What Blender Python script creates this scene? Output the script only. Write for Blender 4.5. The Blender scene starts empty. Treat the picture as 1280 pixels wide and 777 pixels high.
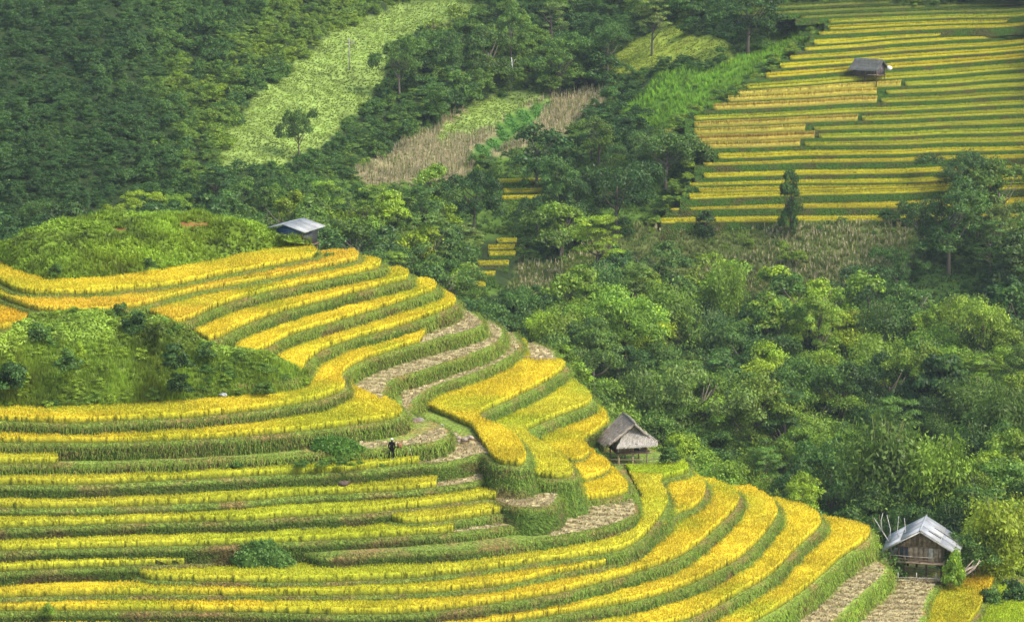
import bpy, math, numpy as np
from mathutils import Vector, Matrix
from mathutils.geometry import tessellate_polygon
S = bpy.context.scene
COL = S.collection
R = math.radians
rng = np.random.default_rng(7)

# ------------------------------------------------------------------ camera, world, sun, exposure
HC, F, PITCH = 73.0, 3600.0, R(11.0)
cam = bpy.data.cameras.new('camera'); cam.lens = 36 * F / 1280; cam.sensor_width = 36
cam.clip_start = 1; cam.clip_end = 4000
co = bpy.data.objects.new('camera', cam); COL.objects.link(co)
co.location = (0, 0, HC); co.rotation_euler = (R(90) - PITCH, 0, 0); S.camera = co

SUN_AZ, SUN_EL = R(118), R(50)          # azimuth clockwise from +Y
w = bpy.data.worlds.new('World'); S.world = w; w.use_nodes = True
nt = w.node_tree; nt.nodes.clear()
sky = nt.nodes.new('ShaderNodeTexSky'); sky.sky_type = 'NISHITA'; sky.sun_disc = False
sky.sun_elevation = SUN_EL; sky.sun_rotation = SUN_AZ; sky.air_density = 1.4; sky.dust_density = 3.0
bg = nt.nodes.new('ShaderNodeBackground'); bg.inputs[1].default_value = 0.15
ow = nt.nodes.new('ShaderNodeOutputWorld')
nt.links.new(sky.outputs[0], bg.inputs[0]); nt.links.new(bg.outputs[0], ow.inputs[0])
sl = bpy.data.lights.new('sun', 'SUN'); sl.energy = 2.2; sl.angle = R(25); sl.color = (1.0, 0.95, 0.86)
so = bpy.data.objects.new('sun', sl); COL.objects.link(so)
sd = Vector((math.sin(SUN_AZ) * math.cos(SUN_EL), math.cos(SUN_AZ) * math.cos(SUN_EL), math.sin(SUN_EL)))
so.rotation_euler = (-sd).to_track_quat('-Z', 'Y').to_euler(); so.location = (60, -40, 160)
S.view_settings.view_transform = 'Standard'; S.view_settings.look = 'None'
S.view_settings.exposure = 1.0; S.view_settings.gamma = 1
S.cycles.use_denoising = True; S.cycles.denoiser = 'OPENIMAGEDENOISE'; S.cycles.denoising_input_passes = 'RGB_ALBEDO_NORMAL'; S.cycles.denoising_prefilter = 'ACCURATE'
S.cycles.max_bounces = 6; S.cycles.diffuse_bounces = 3; S.cycles.transmission_bounces = 3
S.cycles.transparent_max_bounces = 4; S.cycles.volume_bounces = 0
S.cycles.use_adaptive_sampling = False

# ------------------------------------------------------------------ geometry of the view: sight lines used to survey the place
CP, SP = math.cos(PITCH), math.sin(PITCH)
def ray(px, py):
    px = np.asarray(px, float); py = np.asarray(py, float)
    v = 388.5 - py
    return px - 640, F * CP + v * SP, -F * SP + v * CP
def at_z(px, py, z):
    rx, ry, rz = ray(px, py); t = (z - HC) / rz
    return np.stack([rx * t, ry * t, np.broadcast_to(z, np.shape(t)) * 1.0], -1)
def at_y(px, py, Y):
    rx, ry, rz = ray(px, py); t = Y / ry
    return np.stack([rx * t, ry * t, HC + rz * t], -1)
def to_px(P):
    x, y, z = P[..., 0], P[..., 1], P[..., 2] - HC
    d = y * CP - z * SP; u = y * SP + z * CP
    return 640 + F * x / d, 388.5 - F * u / d
def vnoise(x, y, s=1.0, seed=0):
    """smooth value noise in [-1,1]"""
    x = np.asarray(x, float) / s + seed * 17.3; y = np.asarray(y, float) / s - seed * 9.1
    xi = np.floor(x).astype(np.int64); yi = np.floor(y).astype(np.int64); fx = x - xi; fy = y - yi
    fx = fx * fx * (3 - 2 * fx); fy = fy * fy * (3 - 2 * fy)
    def h(a, b):
        n = (a * 374761393 + b * 668265263 + seed * 144665) & 0x7fffffff
        n = ((n ^ (n >> 13)) * 1274126177) & 0x7fffffff
        return (n & 0xffff) / 32767.5 - 1
    return (h(xi, yi) * (1 - fx) + h(xi + 1, yi) * fx) * (1 - fy) + (h(xi, yi + 1) * (1 - fx) + h(xi + 1, yi + 1) * fx) * fy
def chaikin(p, n=2, closed=False):
    p = np.asarray(p, float)
    for _ in range(n):
        a, b = p[:-1], p[1:]
        q = np.empty((2 * len(a), p.shape[1])); q[0::2] = a * .75 + b * .25; q[1::2] = a * .25 + b * .75
        p = np.vstack([p[:1], q, p[-1:]])
    return p
def resample(p, step):
    p = np.asarray(p, float); d = np.r_[0, np.cumsum(np.linalg.norm(np.diff(p, axis=0), axis=1))]
    n = max(2, int(d[-1] / step) + 1); s = np.linspace(0, d[-1], n)
    return np.stack([np.interp(s, d, p[:, k]) for k in range(p.shape[1])], 1)
def fill(poly, x0, y0, res, nx, ny):
    """raster of a polygon, even-odd"""
    poly = np.asarray(poly, float); m = np.zeros((ny, nx), bool)
    a = poly; b = np.roll(poly, -1, 0)
    xs = x0 + (np.arange(nx) + .5) * res
    for j in range(ny):
        y = y0 + (j + .5) * res
        c = (a[:, 1] <= y) != (b[:, 1] <= y)
        if c.any():
            t = (y - a[c, 1]) / (b[c, 1] - a[c, 1]); cx = np.sort(a[c, 0] + t * (b[c, 0] - a[c, 0]))
            m[j] = np.searchsorted(cx, xs) % 2 == 1
    return m
def grow(m, n):
    for k in range(n):
        q = m.copy(); q[1:] |= m[:-1]; q[:-1] |= m[1:]; q[:, 1:] |= m[:, :-1]; q[:, :-1] |= m[:, 1:]
        if k % 2:
            q[1:, 1:] |= m[:-1, :-1]; q[:-1, :-1] |= m[1:, 1:]; q[1:, :-1] |= m[:-1, 1:]; q[:-1, 1:] |= m[1:, :-1]
        m = q
    return m

# ------------------------------------------------------------------ mesh helpers
def tag(o, label=None, cat=None, group=None, kind=None):
    for k, v in (('label', label), ('category', cat), ('group', group), ('kind', kind)):
        if v: o[k] = v
    return o
def mesh(name, V, faces, mat, col=None, parent=None, smooth=False):
    """faces: list of index arrays (n,3) or (n,4)"""
    me = bpy.data.meshes.new(name); V = np.asarray(V, np.float32)
    me.vertices.add(len(V)); me.vertices.foreach_set('co', V.ravel())
    faces = [np.asarray(f, np.int32) for f in faces if len(f)]
    tot = np.concatenate([np.full(len(f), f.shape[1], np.int32) for f in faces])
    idx = np.concatenate([f.ravel() for f in faces])
    st = np.r_[0, np.cumsum(tot)[:-1]].astype(np.int32)
    me.loops.add(len(idx)); me.polygons.add(len(tot))
    me.loops.foreach_set('vertex_index', idx); me.polygons.foreach_set('loop_start', st)
    if smooth: me.polygons.foreach_set('use_smooth', np.ones(len(tot), bool))
    me.update(calc_edges=True)
    if col is not None:
        a = me.color_attributes.new('Col', 'FLOAT_COLOR', 'POINT')
        c = np.ones((len(V), 4), np.float32); c[:, :3] = col; a.data.foreach_set('color', c.ravel())
    me.materials.append(mat)
    o = bpy.data.objects.new(name, me); COL.objects.link(o)
    if parent: o.parent = parent
    return o
def empty(name, loc, rz=0.0, s=None):
    o = bpy.data.objects.new(name, None); COL.objects.link(o); o.location = loc; o.rotation_euler = (0, 0, rz)
    o.empty_display_size = .3
    if s is not None: o.scale = s
    return o
class MB:
    """collects boxes, bars and tubes"""
    def __init__(s): s.v = []; s.f4 = []; s.f3 = []; s.c = []
    def add(s, v, f4=(), f3=(), c=(1, 1, 1)):
        n = sum(len(a) for a in s.v); v = np.asarray(v, float); s.v.append(v)
        if len(f4): s.f4.append(np.asarray(f4) + n)
        if len(f3): s.f3.append(np.asarray(f3) + n)
        s.c.append(np.broadcast_to(np.asarray(c, float), (len(v), 3)))
    def box(s, a, b, c=(1, 1, 1)):
        (x0, y0, z0), (x1, y1, z1) = a, b
        v = [(x0, y0, z0), (x1, y0, z0), (x1, y1, z0), (x0, y1, z0), (x0, y0, z1), (x1, y0, z1), (x1, y1, z1), (x0, y1, z1)]
        s.add(v, [(0, 3, 2, 1), (4, 5, 6, 7), (0, 1, 5, 4), (1, 2, 6, 5), (2, 3, 7, 6), (3, 0, 4, 7)], c=c)
    def tube(s, pts, rad, n=6, c=(1, 1, 1)):
        pts = np.asarray(pts, float); m = len(pts); rad = np.broadcast_to(rad, m)
        d = np.gradient(pts, axis=0); d /= np.linalg.norm(d, axis=1)[:, None] + 1e-9
        ref = np.array([0, 0, 1.]) if abs(d[:, 2]).mean() < .8 else np.array([1., 0, 0])
        u = np.cross(d, ref); u /= np.linalg.norm(u, axis=1)[:, None] + 1e-9; v_ = np.cross(d, u)
        a = np.arange(n) * 2 * np.pi / n
        V = pts[:, None] + rad[:, None, None] * (np.cos(a)[None, :, None] * u[:, None] + np.sin(a)[None, :, None] * v_[:, None])
        V = np.vstack([V.reshape(-1, 3), pts[:1], pts[-1:]])
        f4 = [(i * n + k, i * n + (k + 1) % n, (i + 1) * n + (k + 1) % n, (i + 1) * n + k) for i in range(m - 1) for k in range(n)]
        f3 = [(m * n, (k + 1) % n, k) for k in range(n)] + [(m * n + 1, (m - 1) * n + k, (m - 1) * n + (k + 1) % n) for k in range(n)]
        s.add(V, f4, f3, c)
    def slab(s, P, t, c=(1, 1, 1)):
        """thick quad: P four corners, t thickness along the normal (downwards)"""
        P = np.asarray(P, float); nrm = np.cross(P[1] - P[0], P[3] - P[0]); nrm /= np.linalg.norm(nrm)
        if nrm[2] < 0: nrm = -nrm
        v = np.vstack([P - nrm * t, P])
        s.add(v, [(0, 3, 2, 1), (4, 5, 6, 7), (0, 1, 5, 4), (1, 2, 6, 5), (2, 3, 7, 6), (3, 0, 4, 7)], c=c)
    def build(s, name, mat, parent=None):
        return mesh(name, np.vstack(s.v), [np.vstack(f) if f else np.zeros((0, 4)) for f in (s.f4,)] + [np.vstack(f) if f else np.zeros((0, 3)) for f in (s.f3,)],
                    mat, np.vstack(s.c), parent)

# ------------------------------------------------------------------ materials
def mat_base(name):
    m = bpy.data.materials.new(name); m.use_nodes = True; t = m.node_tree; t.nodes.clear()
    out = t.nodes.new('ShaderNodeOutputMaterial'); return m, t, out
def N(t, ty, **kw):
    n = t.nodes.new(ty)
    for k, v in kw.items():
        if k.startswith('i_'):
            n.inputs[int(k[2:]) if k[2:].isdigit() else k[2:].replace('_', ' ')].default_value = v
        else: setattr(n, k, v)
    return n
def mul(t, a, b, fac=1.0):
    n = t.nodes.new('ShaderNodeMix'); n.data_type = 'RGBA'; n.blend_type = 'MULTIPLY'; n.inputs[0].default_value = fac
    t.links.new(a, n.inputs[6])
    if hasattr(b, 'links'): t.links.new(b, n.inputs[7])
    else: n.inputs[7].default_value = b
    return n.outputs[2]
def noise_grey(t, scale, lo, hi, obj_space=False, detail=3):
    tc = t.nodes.new('ShaderNodeNewGeometry') if not obj_space else t.nodes.new('ShaderNodeTexCoord')
    no = N(t, 'ShaderNodeTexNoise'); no.inputs['Scale'].default_value = scale; no.inputs['Detail'].default_value = detail
    t.links.new(tc.outputs['Position' if not obj_space else 'Object'], no.inputs['Vector'])
    mr = N(t, 'ShaderNodeMapRange'); mr.inputs[1].default_value = .3; mr.inputs[2].default_value = .7
    mr.inputs[3].default_value = lo; mr.inputs[4].default_value = hi
    t.links.new(no.outputs[0], mr.inputs[0]); return mr.outputs[0]
def leaf_mat(name, trans=.3, rough=.6, tint_obj=False, rnd=0.0):
    m, t, out = mat_base(name)
    c = N(t, 'ShaderNodeAttribute', attribute_name='Col').outputs[0]
    if tint_obj:
        oi = t.nodes.new('ShaderNodeObjectInfo'); c = mul(t, c, oi.outputs['Color'])
    if rnd:
        at = N(t, 'ShaderNodeAttribute', attribute_name='tone', attribute_type='INSTANCER'); cr = t.nodes.new('ShaderNodeValToRGB')
        e = cr.color_ramp.elements; e[0].color = (.34, .50, .58, 1); e[1].color = (1.7, 1.55, .75, 1)
        k = e.new(.45); k.color = (.62, .82, .84, 1)
        t.links.new(at.outputs['Fac'], cr.inputs[0]); c = mul(t, c, cr.outputs[0])
    d = t.nodes.new('ShaderNodeBsdfDiffuse'); tr = t.nodes.new('ShaderNodeBsdfTranslucent'); mx = t.nodes.new('ShaderNodeMixShader')
    mx.inputs[0].default_value = trans
    t.links.new(c, d.inputs[0]); t.links.new(c, tr.inputs[0])
    t.links.new(d.outputs[0], mx.inputs[1]); t.links.new(tr.outputs[0], mx.inputs[2])
    gl = N(t, 'ShaderNodeBsdfGlossy'); gl.inputs['Roughness'].default_value = .45; gl.inputs[0].default_value = (1, 1, 1, 1)
    m2 = t.nodes.new('ShaderNodeMixShader'); m2.inputs[0].default_value = .015
    t.links.new(mx.outputs[0], m2.inputs[1]); t.links.new(gl.outputs[0], m2.inputs[2])
    t.links.new(m2.outputs[0], out.inputs[0]); return m
def solid_mat(name, rough=.85, nscale=3.0, lo=.7, hi=1.25, bump=.0, metal=0.0, spec=.3, obj_space=False, bscale=None):
    m, t, out = mat_base(name)
    c = N(t, 'ShaderNodeAttribute', attribute_name='Col').outputs[0]
    g = noise_grey(t, nscale, lo, hi, obj_space, 5); c = mul(t, c, g)
    b = t.nodes.new('ShaderNodeBsdfPrincipled'); b.inputs['Roughness'].default_value = rough
    b.inputs['Metallic'].default_value = metal; b.inputs['Specular IOR Level'].default_value = spec
    t.links.new(c, b.inputs['Base Color'])
    if bump:
        bp = t.nodes.new('ShaderNodeBump'); bp.inputs['Strength'].default_value = bump; bp.inputs['Distance'].default_value = .1
        g2 = noise_grey(t, bscale or nscale * 3, 0, 1, obj_space, 4); t.links.new(g2, bp.inputs['Height']); t.links.new(bp.outputs[0], b.inputs['Normal'])
    t.links.new(b.outputs[0], out.inputs[0]); return m
def bank_mat():
    m, t, out = mat_base('bank_earth_and_grass')
    geo = t.nodes.new('ShaderNodeNewGeometry')
    mp = N(t, 'ShaderNodeMapping'); mp.inputs['Scale'].default_value = (.25, .25, .8); t.links.new(geo.outputs['Position'], mp.inputs[0])
    n1 = N(t, 'ShaderNodeTexNoise'); n1.inputs['Scale'].default_value = 1.0; n1.inputs['Detail'].default_value = 6; t.links.new(mp.outputs[0], n1.inputs['Vector'])
    cr = t.nodes.new('ShaderNodeValToRGB'); e = cr.color_ramp.elements
    e[0].position = .36; e[0].color = (.105, .085, .03, 1); e[1].position = .52; e[1].color = (.07, .115, .018, 1)
    t.links.new(n1.outputs[0], cr.inputs[0])
    c = mul(t, cr.outputs[0], N(t, 'ShaderNodeAttribute', attribute_name='Col').outputs[0])
    c = mul(t, c, noise_grey(t, 3.5, .55, 1.5))
    b = t.nodes.new('ShaderNodeBsdfPrincipled'); b.inputs['Roughness'].default_value = .95; b.inputs['Specular IOR Level'].default_value = .1
    t.links.new(c, b.inputs['Base Color'])
    bp = t.nodes.new('ShaderNodeBump'); bp.inputs['Strength'].default_value = .8; bp.inputs['Distance'].default_value = .3
    t.links.new(noise_grey(t, 5, 0, 1, detail=5), bp.inputs['Height']); t.links.new(bp.outputs[0], b.inputs['Normal'])
    t.links.new(b.outputs[0], out.inputs[0]); return m
M_RICE = leaf_mat('rice_plants', .28)
M_RICECORE = solid_mat('rice_canopy', .95, 4.0, .65, 1.3, .6, spec=.05)
M_GRASS = leaf_mat('grass_blades', .3)
M_LEAF = leaf_mat('tree_leaves', .32, tint_obj=True)
M_LEAFR = leaf_mat('forest_leaves', .32, rnd=1)
M_BANK = bank_mat()
M_SOIL = solid_mat('soil_and_straw', .95, 1.6, .7, 1.25, .5, spec=.05, bscale=8)
M_TERR = solid_mat('hillside', 1.0, .35, .6, 1.4, .6, spec=.02, bscale=2)
M_BARK = solid_mat('bark', .9, 3.0, .6, 1.3, .3, spec=.1, obj_space=True)
M_WOOD = solid_mat('weathered_wood', .85, 4.0, .65, 1.3, .3, spec=.15)
M_THATCH = solid_mat('thatch', .95, 6.0, .6, 1.3, .6, spec=.05, bscale=18)
M_TIN = solid_mat('fibre_cement_sheet', .8, 1.6, .72, 1.12, .15, spec=.35, bscale=9)
M_CLOTH = solid_mat('cloth', .8, 3.0, .85, 1.1, spec=.2)
M_ROCK = solid_mat('rock', .85, 3.0, .7, 1.25, .5, spec=.2)
M_TARP = solid_mat('tarp', .4, 3.0, .8, 1.2, spec=.5)

# ------------------------------------------------------------------ plants built as many small faces
def diamonds(P, Nrm, size, col, asp=.55, rs=rng, bend=.0):
    """leaf quads at P facing Nrm"""
    n = len(P); Nrm = Nrm / (np.linalg.norm(Nrm, axis=1)[:, None] + 1e-9)
    r = rs.normal(size=(n, 3)); u = np.cross(Nrm, r); u /= np.linalg.norm(u, axis=1)[:, None] + 1e-9; v = np.cross(Nrm, u)
    s = np.broadcast_to(size, n)[:, None]
    V = np.stack([P - u * s, P - v * s * asp, P + u * s, P + v * s * asp], 1).reshape(-1, 3)
    f = np.arange(4 * n).reshape(n, 4); c = np.repeat(np.broadcast_to(col, (n, 3)), 4, 0)
    return V, f, c
def blades(P, h, w_, lean, c0, c1, rs=rng, up=None, top=1.0):
    """tapered upright quads: narrow foot, tip of width w*top, colours c0 at the foot, c1 at the tip"""
    n = len(P); a = rs.uniform(0, 2 * np.pi, n); u = np.stack([np.cos(a), np.sin(a), np.zeros(n)], 1)
    b = rs.uniform(0, 2 * np.pi, n); h = np.broadcast_to(h, n)[:, None]; w_ = np.broadcast_to(w_, n)[:, None]
    L = np.stack([np.cos(b), np.sin(b), np.zeros(n)], 1) * np.broadcast_to(lean, n)[:, None] * rs.uniform(.2, 1, n)[:, None]
    upv = np.array([0, 0, 1.]) if up is None else up
    T = P + upv * h + L; j = rs.uniform(-.12, .12, (n, 1)) * h * np.array([0, 0, 1.])
    V = np.stack([P - u * w_ * .3, P + u * w_ * .3, T + u * w_ * .5 * top + j, T - u * w_ * .5 * top - j], 1).reshape(-1, 3)
    f = np.arange(4 * n).reshape(n, 4)
    c0 = np.broadcast_to(c0, (n, 3)); c1 = np.broadcast_to(c1, (n, 3))
    return V, f, np.stack([c0, c0, c1, c1], 1).reshape(-1, 3)
def tufts(P, h, k, spread, w_, c0, c1, rs=rng):
    """grass tufts: k pointed triangles fanning out of each point"""
    n = len(P); P = np.repeat(P, k, 0); h = np.repeat(np.broadcast_to(h, n), k) * rs.uniform(.6, 1.15, n * k)
    a = rs.uniform(0, 2 * np.pi, n * k); d = np.stack([np.cos(a), np.sin(a), np.zeros(n * k)], 1)
    sp = (np.repeat(np.broadcast_to(spread, n), k) * rs.uniform(.2, 1, n * k))[:, None]
    u = np.stack([-d[:, 1], d[:, 0], d[:, 2]], 1); w2 = w_ * .5
    B = P + d * sp * .25; T = P + d * sp + np.stack([0 * h, 0 * h, h], 1)
    V = np.stack([B - u * w2, B + u * w2, T], 1).reshape(-1, 3); f = np.arange(3 * n * k).reshape(-1, 3)
    c0 = np.repeat(np.broadcast_to(c0, (n, 3)), k, 0); c1 = np.repeat(np.broadcast_to(c1, (n, 3)), k, 0)
    return V, f, np.stack([c0, c0, c1], 1).reshape(-1, 3)
def join(parts):
    V = []; f3 = []; f4 = []; C = []; n = 0
    for v, f, c in parts:
        (f3 if f.shape[1] == 3 else f4).append(f + n); V.append(v); C.append(c); n += len(v)
    return np.vstack(V), [np.vstack(q) for q in (f3, f4) if q], np.vstack(C)
def weeds(P, size, k, c, rs=rng, asp=.4, leaf=.16):
    """low leafy clumps"""
    n = len(P); size = np.broadcast_to(size, n); d = rs.normal(size=(n * k, 3)); d /= np.linalg.norm(d, axis=1)[:, None]
    d[:, 2] = abs(d[:, 2]); s = np.repeat(size, k)
    Q = np.repeat(P, k, 0) + d * (s * rs.uniform(.55, 1, n * k))[:, None]
    cc = np.repeat(np.broadcast_to(c, (n, 3)), k, 0) * rs.uniform(.75, 1.25, (n * k, 1))
    return diamonds(Q, d + rs.normal(size=d.shape) * .55 + np.array([0, 0, .35]), leaf * rs.uniform(.7, 1.3, n * k), cc, asp, rs)

# ------------------------------------------------------------------ NEAR HILL: terrace levels, bund lines surveyed along sight lines
LV = [  # name, z, bund line left -> right (then round the nose), wall lushness
 ('L1', 27.05, [(-30,340),(0,357),(15,366),(40,369.5),(112,369.5),(160,365),(210,360),(250,352),(320,338),(360,331),(396,324),(402,319),(392,314)]),
 ('L2', 26.35, [(-30,362),(0,376),(25,384),(40,390),(80,393),(120,392),(175,386),(232,370),(260,364),(320,354),(360,346),(400,337),(440,330),(452,326),(453,321),(444,317)]),
 ('L3', 25.6, [(-30,417),(0,414),(20,411),(40,405),(120,405),(190,406),(215,407),(235,404),(275,384),(320,370),(380,357.5),(435,346),(473,338),(480,334),(480,330),(470,327)]),
 ('L4', 24.35, [(-30,430),(100,424),(200,424),(240,432),(277,425),(300,412),(330,399),(380,384),(435,370),(475,360),(508,352),(515,349),(515,344),(500,339)]),
 ('L5', 23.0, [(-30,458),(100,455),(280,452),(310,448),(332,440),(360,422),(400,410),(455,394),(510,377),(543,366),(550,362),(548,358),(535,353)]),
 ('L6', 21.7, [(-30,490),(100,488),(300,482),(360,476),(376,472),(383,467),(385,458),(400,442),(435,427),(480,416),(525,402),(562,388),(573,382),(574,376),(556,367)]),
 ('L7', 20.4, [(-30,526),(0,527),(87,531),(155,527),(235,524),(317,515),(360,509),(400,502),(428,492),(437,486),(431,478),(430,470),(445,457),(475,445),(525,430),(555,422),(590,413),(603,408),(605,402),(592,390)]),
 ('L8', 19.1, [(-30,554),(0,554),(125,555),(240,551),(320,546),(400,538),(450,532),(495,525),(509,518),(500,509),(480,499),(480,488),(495,472),(525,465),(567,450),(600,440),(626,426),(631,418),(627,409),(612,401)]),
 ('L9', 17.85, [(-30,582),(0,581),(72,580),(130,580),(212,576),(320,571),(385,566),(460,562),(512,558),(545,553),(561,547),(564,538),(545,528),(520,520),(511,512),(517,504),(530,490),(552,480),(587,470),(630,452),(650,437),(654,429),(642,416)]),
 ('L10', 16.55, [(-30,606),(0,607),(87,608),(210,602),(260,599),(320,596),(435,591),(522,580),(550,580),(588,572),(603,566),(610,572),(617,581),(640,583.5),(658,584),(663,574),(656,558),(640,543),(615,532),(601,526),(605,517),(635,504),(675,485),(706,466),(712,458),(697,451),(693,437),(668,428)]),
 ('L11', 15.1, [(-30,634),(0,636),(87,637),(240,631),(320,626),(380,621),(517,614),(560,608),(592,603),(615,596),(637,587),(650,589),(664,597),(695,600),(716,599),(722,593),(707,574),(681,558),(663,546),(660,539),(705,520),(740,508),(745,500),(729,486)]),
 ('L12', 14.05, [(-30,664),(0,661),(120,657),(225,653),(320,652),(350,648),(450,644),(518,636),(560,631),(617,624),(624,629),(645,634),(665,636),(690,633),(698,627),(700,617),(690,600),(670,582)]),
 ('G3', 13.75, [(690,580),(700,574),(722,578),(738,570),(733,562),(727,556),(731,549),(750,538),(760,529),(755,518)]),
 ('M3', 13.35, [(380,660),(440,652),(484,650),(493,655),(520,656),(567,652),(630,642),(662,638),(685,635),(700,610),(690,600)]),
 ('G2', 13.1, [(700,606),(712,600),(735,602),(758,592),(764,586),(745,573),(729,559),(733,551),(752,540),(762,531),(756,519)]),
 ('L13', 12.7, [(-30,691),(0,690),(75,687),(210,684),(320,681),(435,675),(567,667),(620,660),(680,651),(698,645),(706,634),(704,615)]),
 ('G', 12.45, [(670,646),(700,640),(727,627),(760,625),(785,619),(792,611),(768,588),(747,573),(731,558),(735,551),(755,540),(765,532),(757,520)]),
 ('S', 12.03, [(300,690),(380,688),(398,694),(415,695),(485,691),(580,686.5),(620,681),(695,671),(745,662),(785,650),(796,642),(797,630),(785,612),(765,590)]),
 ('L14', 11.43, [(-30,716),(0,715),(75,711),(240,706),(285,702),(300,697),(312,688),(305,676)]),
 ('R14', 11.0, [(322,690),(335,698),(352,705),(375,707),(440,708),(520,708),(580,705),(620,697),(692,686),(715,678),(770,662),(800,640),(800,620)]),
 ('L15', 10.68, [(150,716),(172,722),(185,727),(320,729),(360,730),(485,726),(580,718),(695,702),(757,694),(780,689),(805,677),(827,652),(840,631),(836,618),(829,608),(831,600),(850,597),(867,591),(862,583),(846,573)]),
 ('L16', 9.9, [(-30,749),(7,748),(160,744),(320,746),(475,745.5),(580,740),(640,732),(705,717),(770,708),(830,672),(846,644),(874,637),(885,622),(886,607),(872,596)]),
 ('L17', 9.1, [(-30,765),(0,765),(160,764),(320,766),(470,771),(570,763),(660,750),(712,741),(780,723),(830,707),(862,694),(890,670),(914,648),(930,628),(925,616),(893,603)]),
 ('L18', 7.8, [(-30,794),(200,797),(470,800),(600,786),(700,769),(780,757),(840,742),(890,722),(940,692),(968,659),(978,642),(968,626),(938,612)]),
 ('L19', 6.5, [(-30,822),(300,826),(640,810),(800,790),(862,777),(905,757),(930,742),(970,720),(1000,686),(1030,660),(1031,650),(1012,637),(975,628)]),
 ('L20', 5.2, [(-30,850),(400,855),(700,840),(900,800),(955,775),(995,750),(1030,722),(1052,700),(1088,677),(1093,667),(1080,658),(1032,650)]),
 ('K1', 3.5, [(-30,890),(400,895),(800,870),(980,820),(1044,777),(1076,745),(1109,718),(1112,709),(1100,702),(1060,690)]),
 ('K2', 1.9, [(-30,930),(500,930),(900,880),(1080,820),(1157,777),(1156,757),(1174,728),(1200,720),(1214,708),(1204,696),(1140,692)]),
 ('K3', 1.1, [(-30,960),(600,960),(1000,900),(1150,840),(1222,777),(1232,755),(1247,728),(1247,718),(1238,712),(1205,706)]),
 ('K4', .5, [(-30,1000),(700,1000),(1100,940),(1250,860),(1325,790),(1335,750),(1300,725),(1250,720)]),
]
def wpoly(z, pl):
    return resample(chaikin(at_z(*np.array(pl, float).T, z)[:, :2], 2), .45)
fronts = {n: wpoly(z, pl) for n, z, pl in LV}
names = [l[0] for l in LV]; ZL = {l[0]: l[1] for l in LV}
noses = []
polys = {}
for k, (n, z, pl) in enumerate(LV):
    f = fronts[n]; last = f[-1]; back = []
    if n in ('M3', 'L14', 'L12', 'L13'):
        polys[n] = np.vstack([f, [(last[0] - 6, last[1] + 4), (f[0][0], f[0][1] + 6)]] if n == 'M3' else [f, [(last[0] - 6, last[1] + 14), (-75, last[1] + 22), (-75, f[0][1])]] if n in ('L12', 'L13') else [f, [(last[0] - .5, last[1] + 6), (f[0][0], f[0][1] + 12)]]); continue
    for (nx_, ny_, kk) in sorted(noses, key=lambda q: -q[0]):
        if nx_ < (back[-1][0] if back else last[0]) - .5 and ny_ + .8 > last[1] - 6: back.append((nx_ - .2, ny_ + 1.0 + .25 * (k - kk)))
    yb = max([b[1] for b in back] + [last[1], 258])
    back += [(-60 if not back else min(-60, back[-1][0] - 2), yb + 3), (-75, yb + 3)]
    if f[0][0] > -35: back += [(f[0][0] - 4, yb)]     # level that begins inside the hill
    else: back += [(-75, f[0][1])]
    (None if n in ('G2', 'G3') else noses.append((last[0], last[1], k)))
    polys[n] = np.vstack([f, resample(np.vstack([last[None], back]), 1.5)[1:]])
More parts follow.
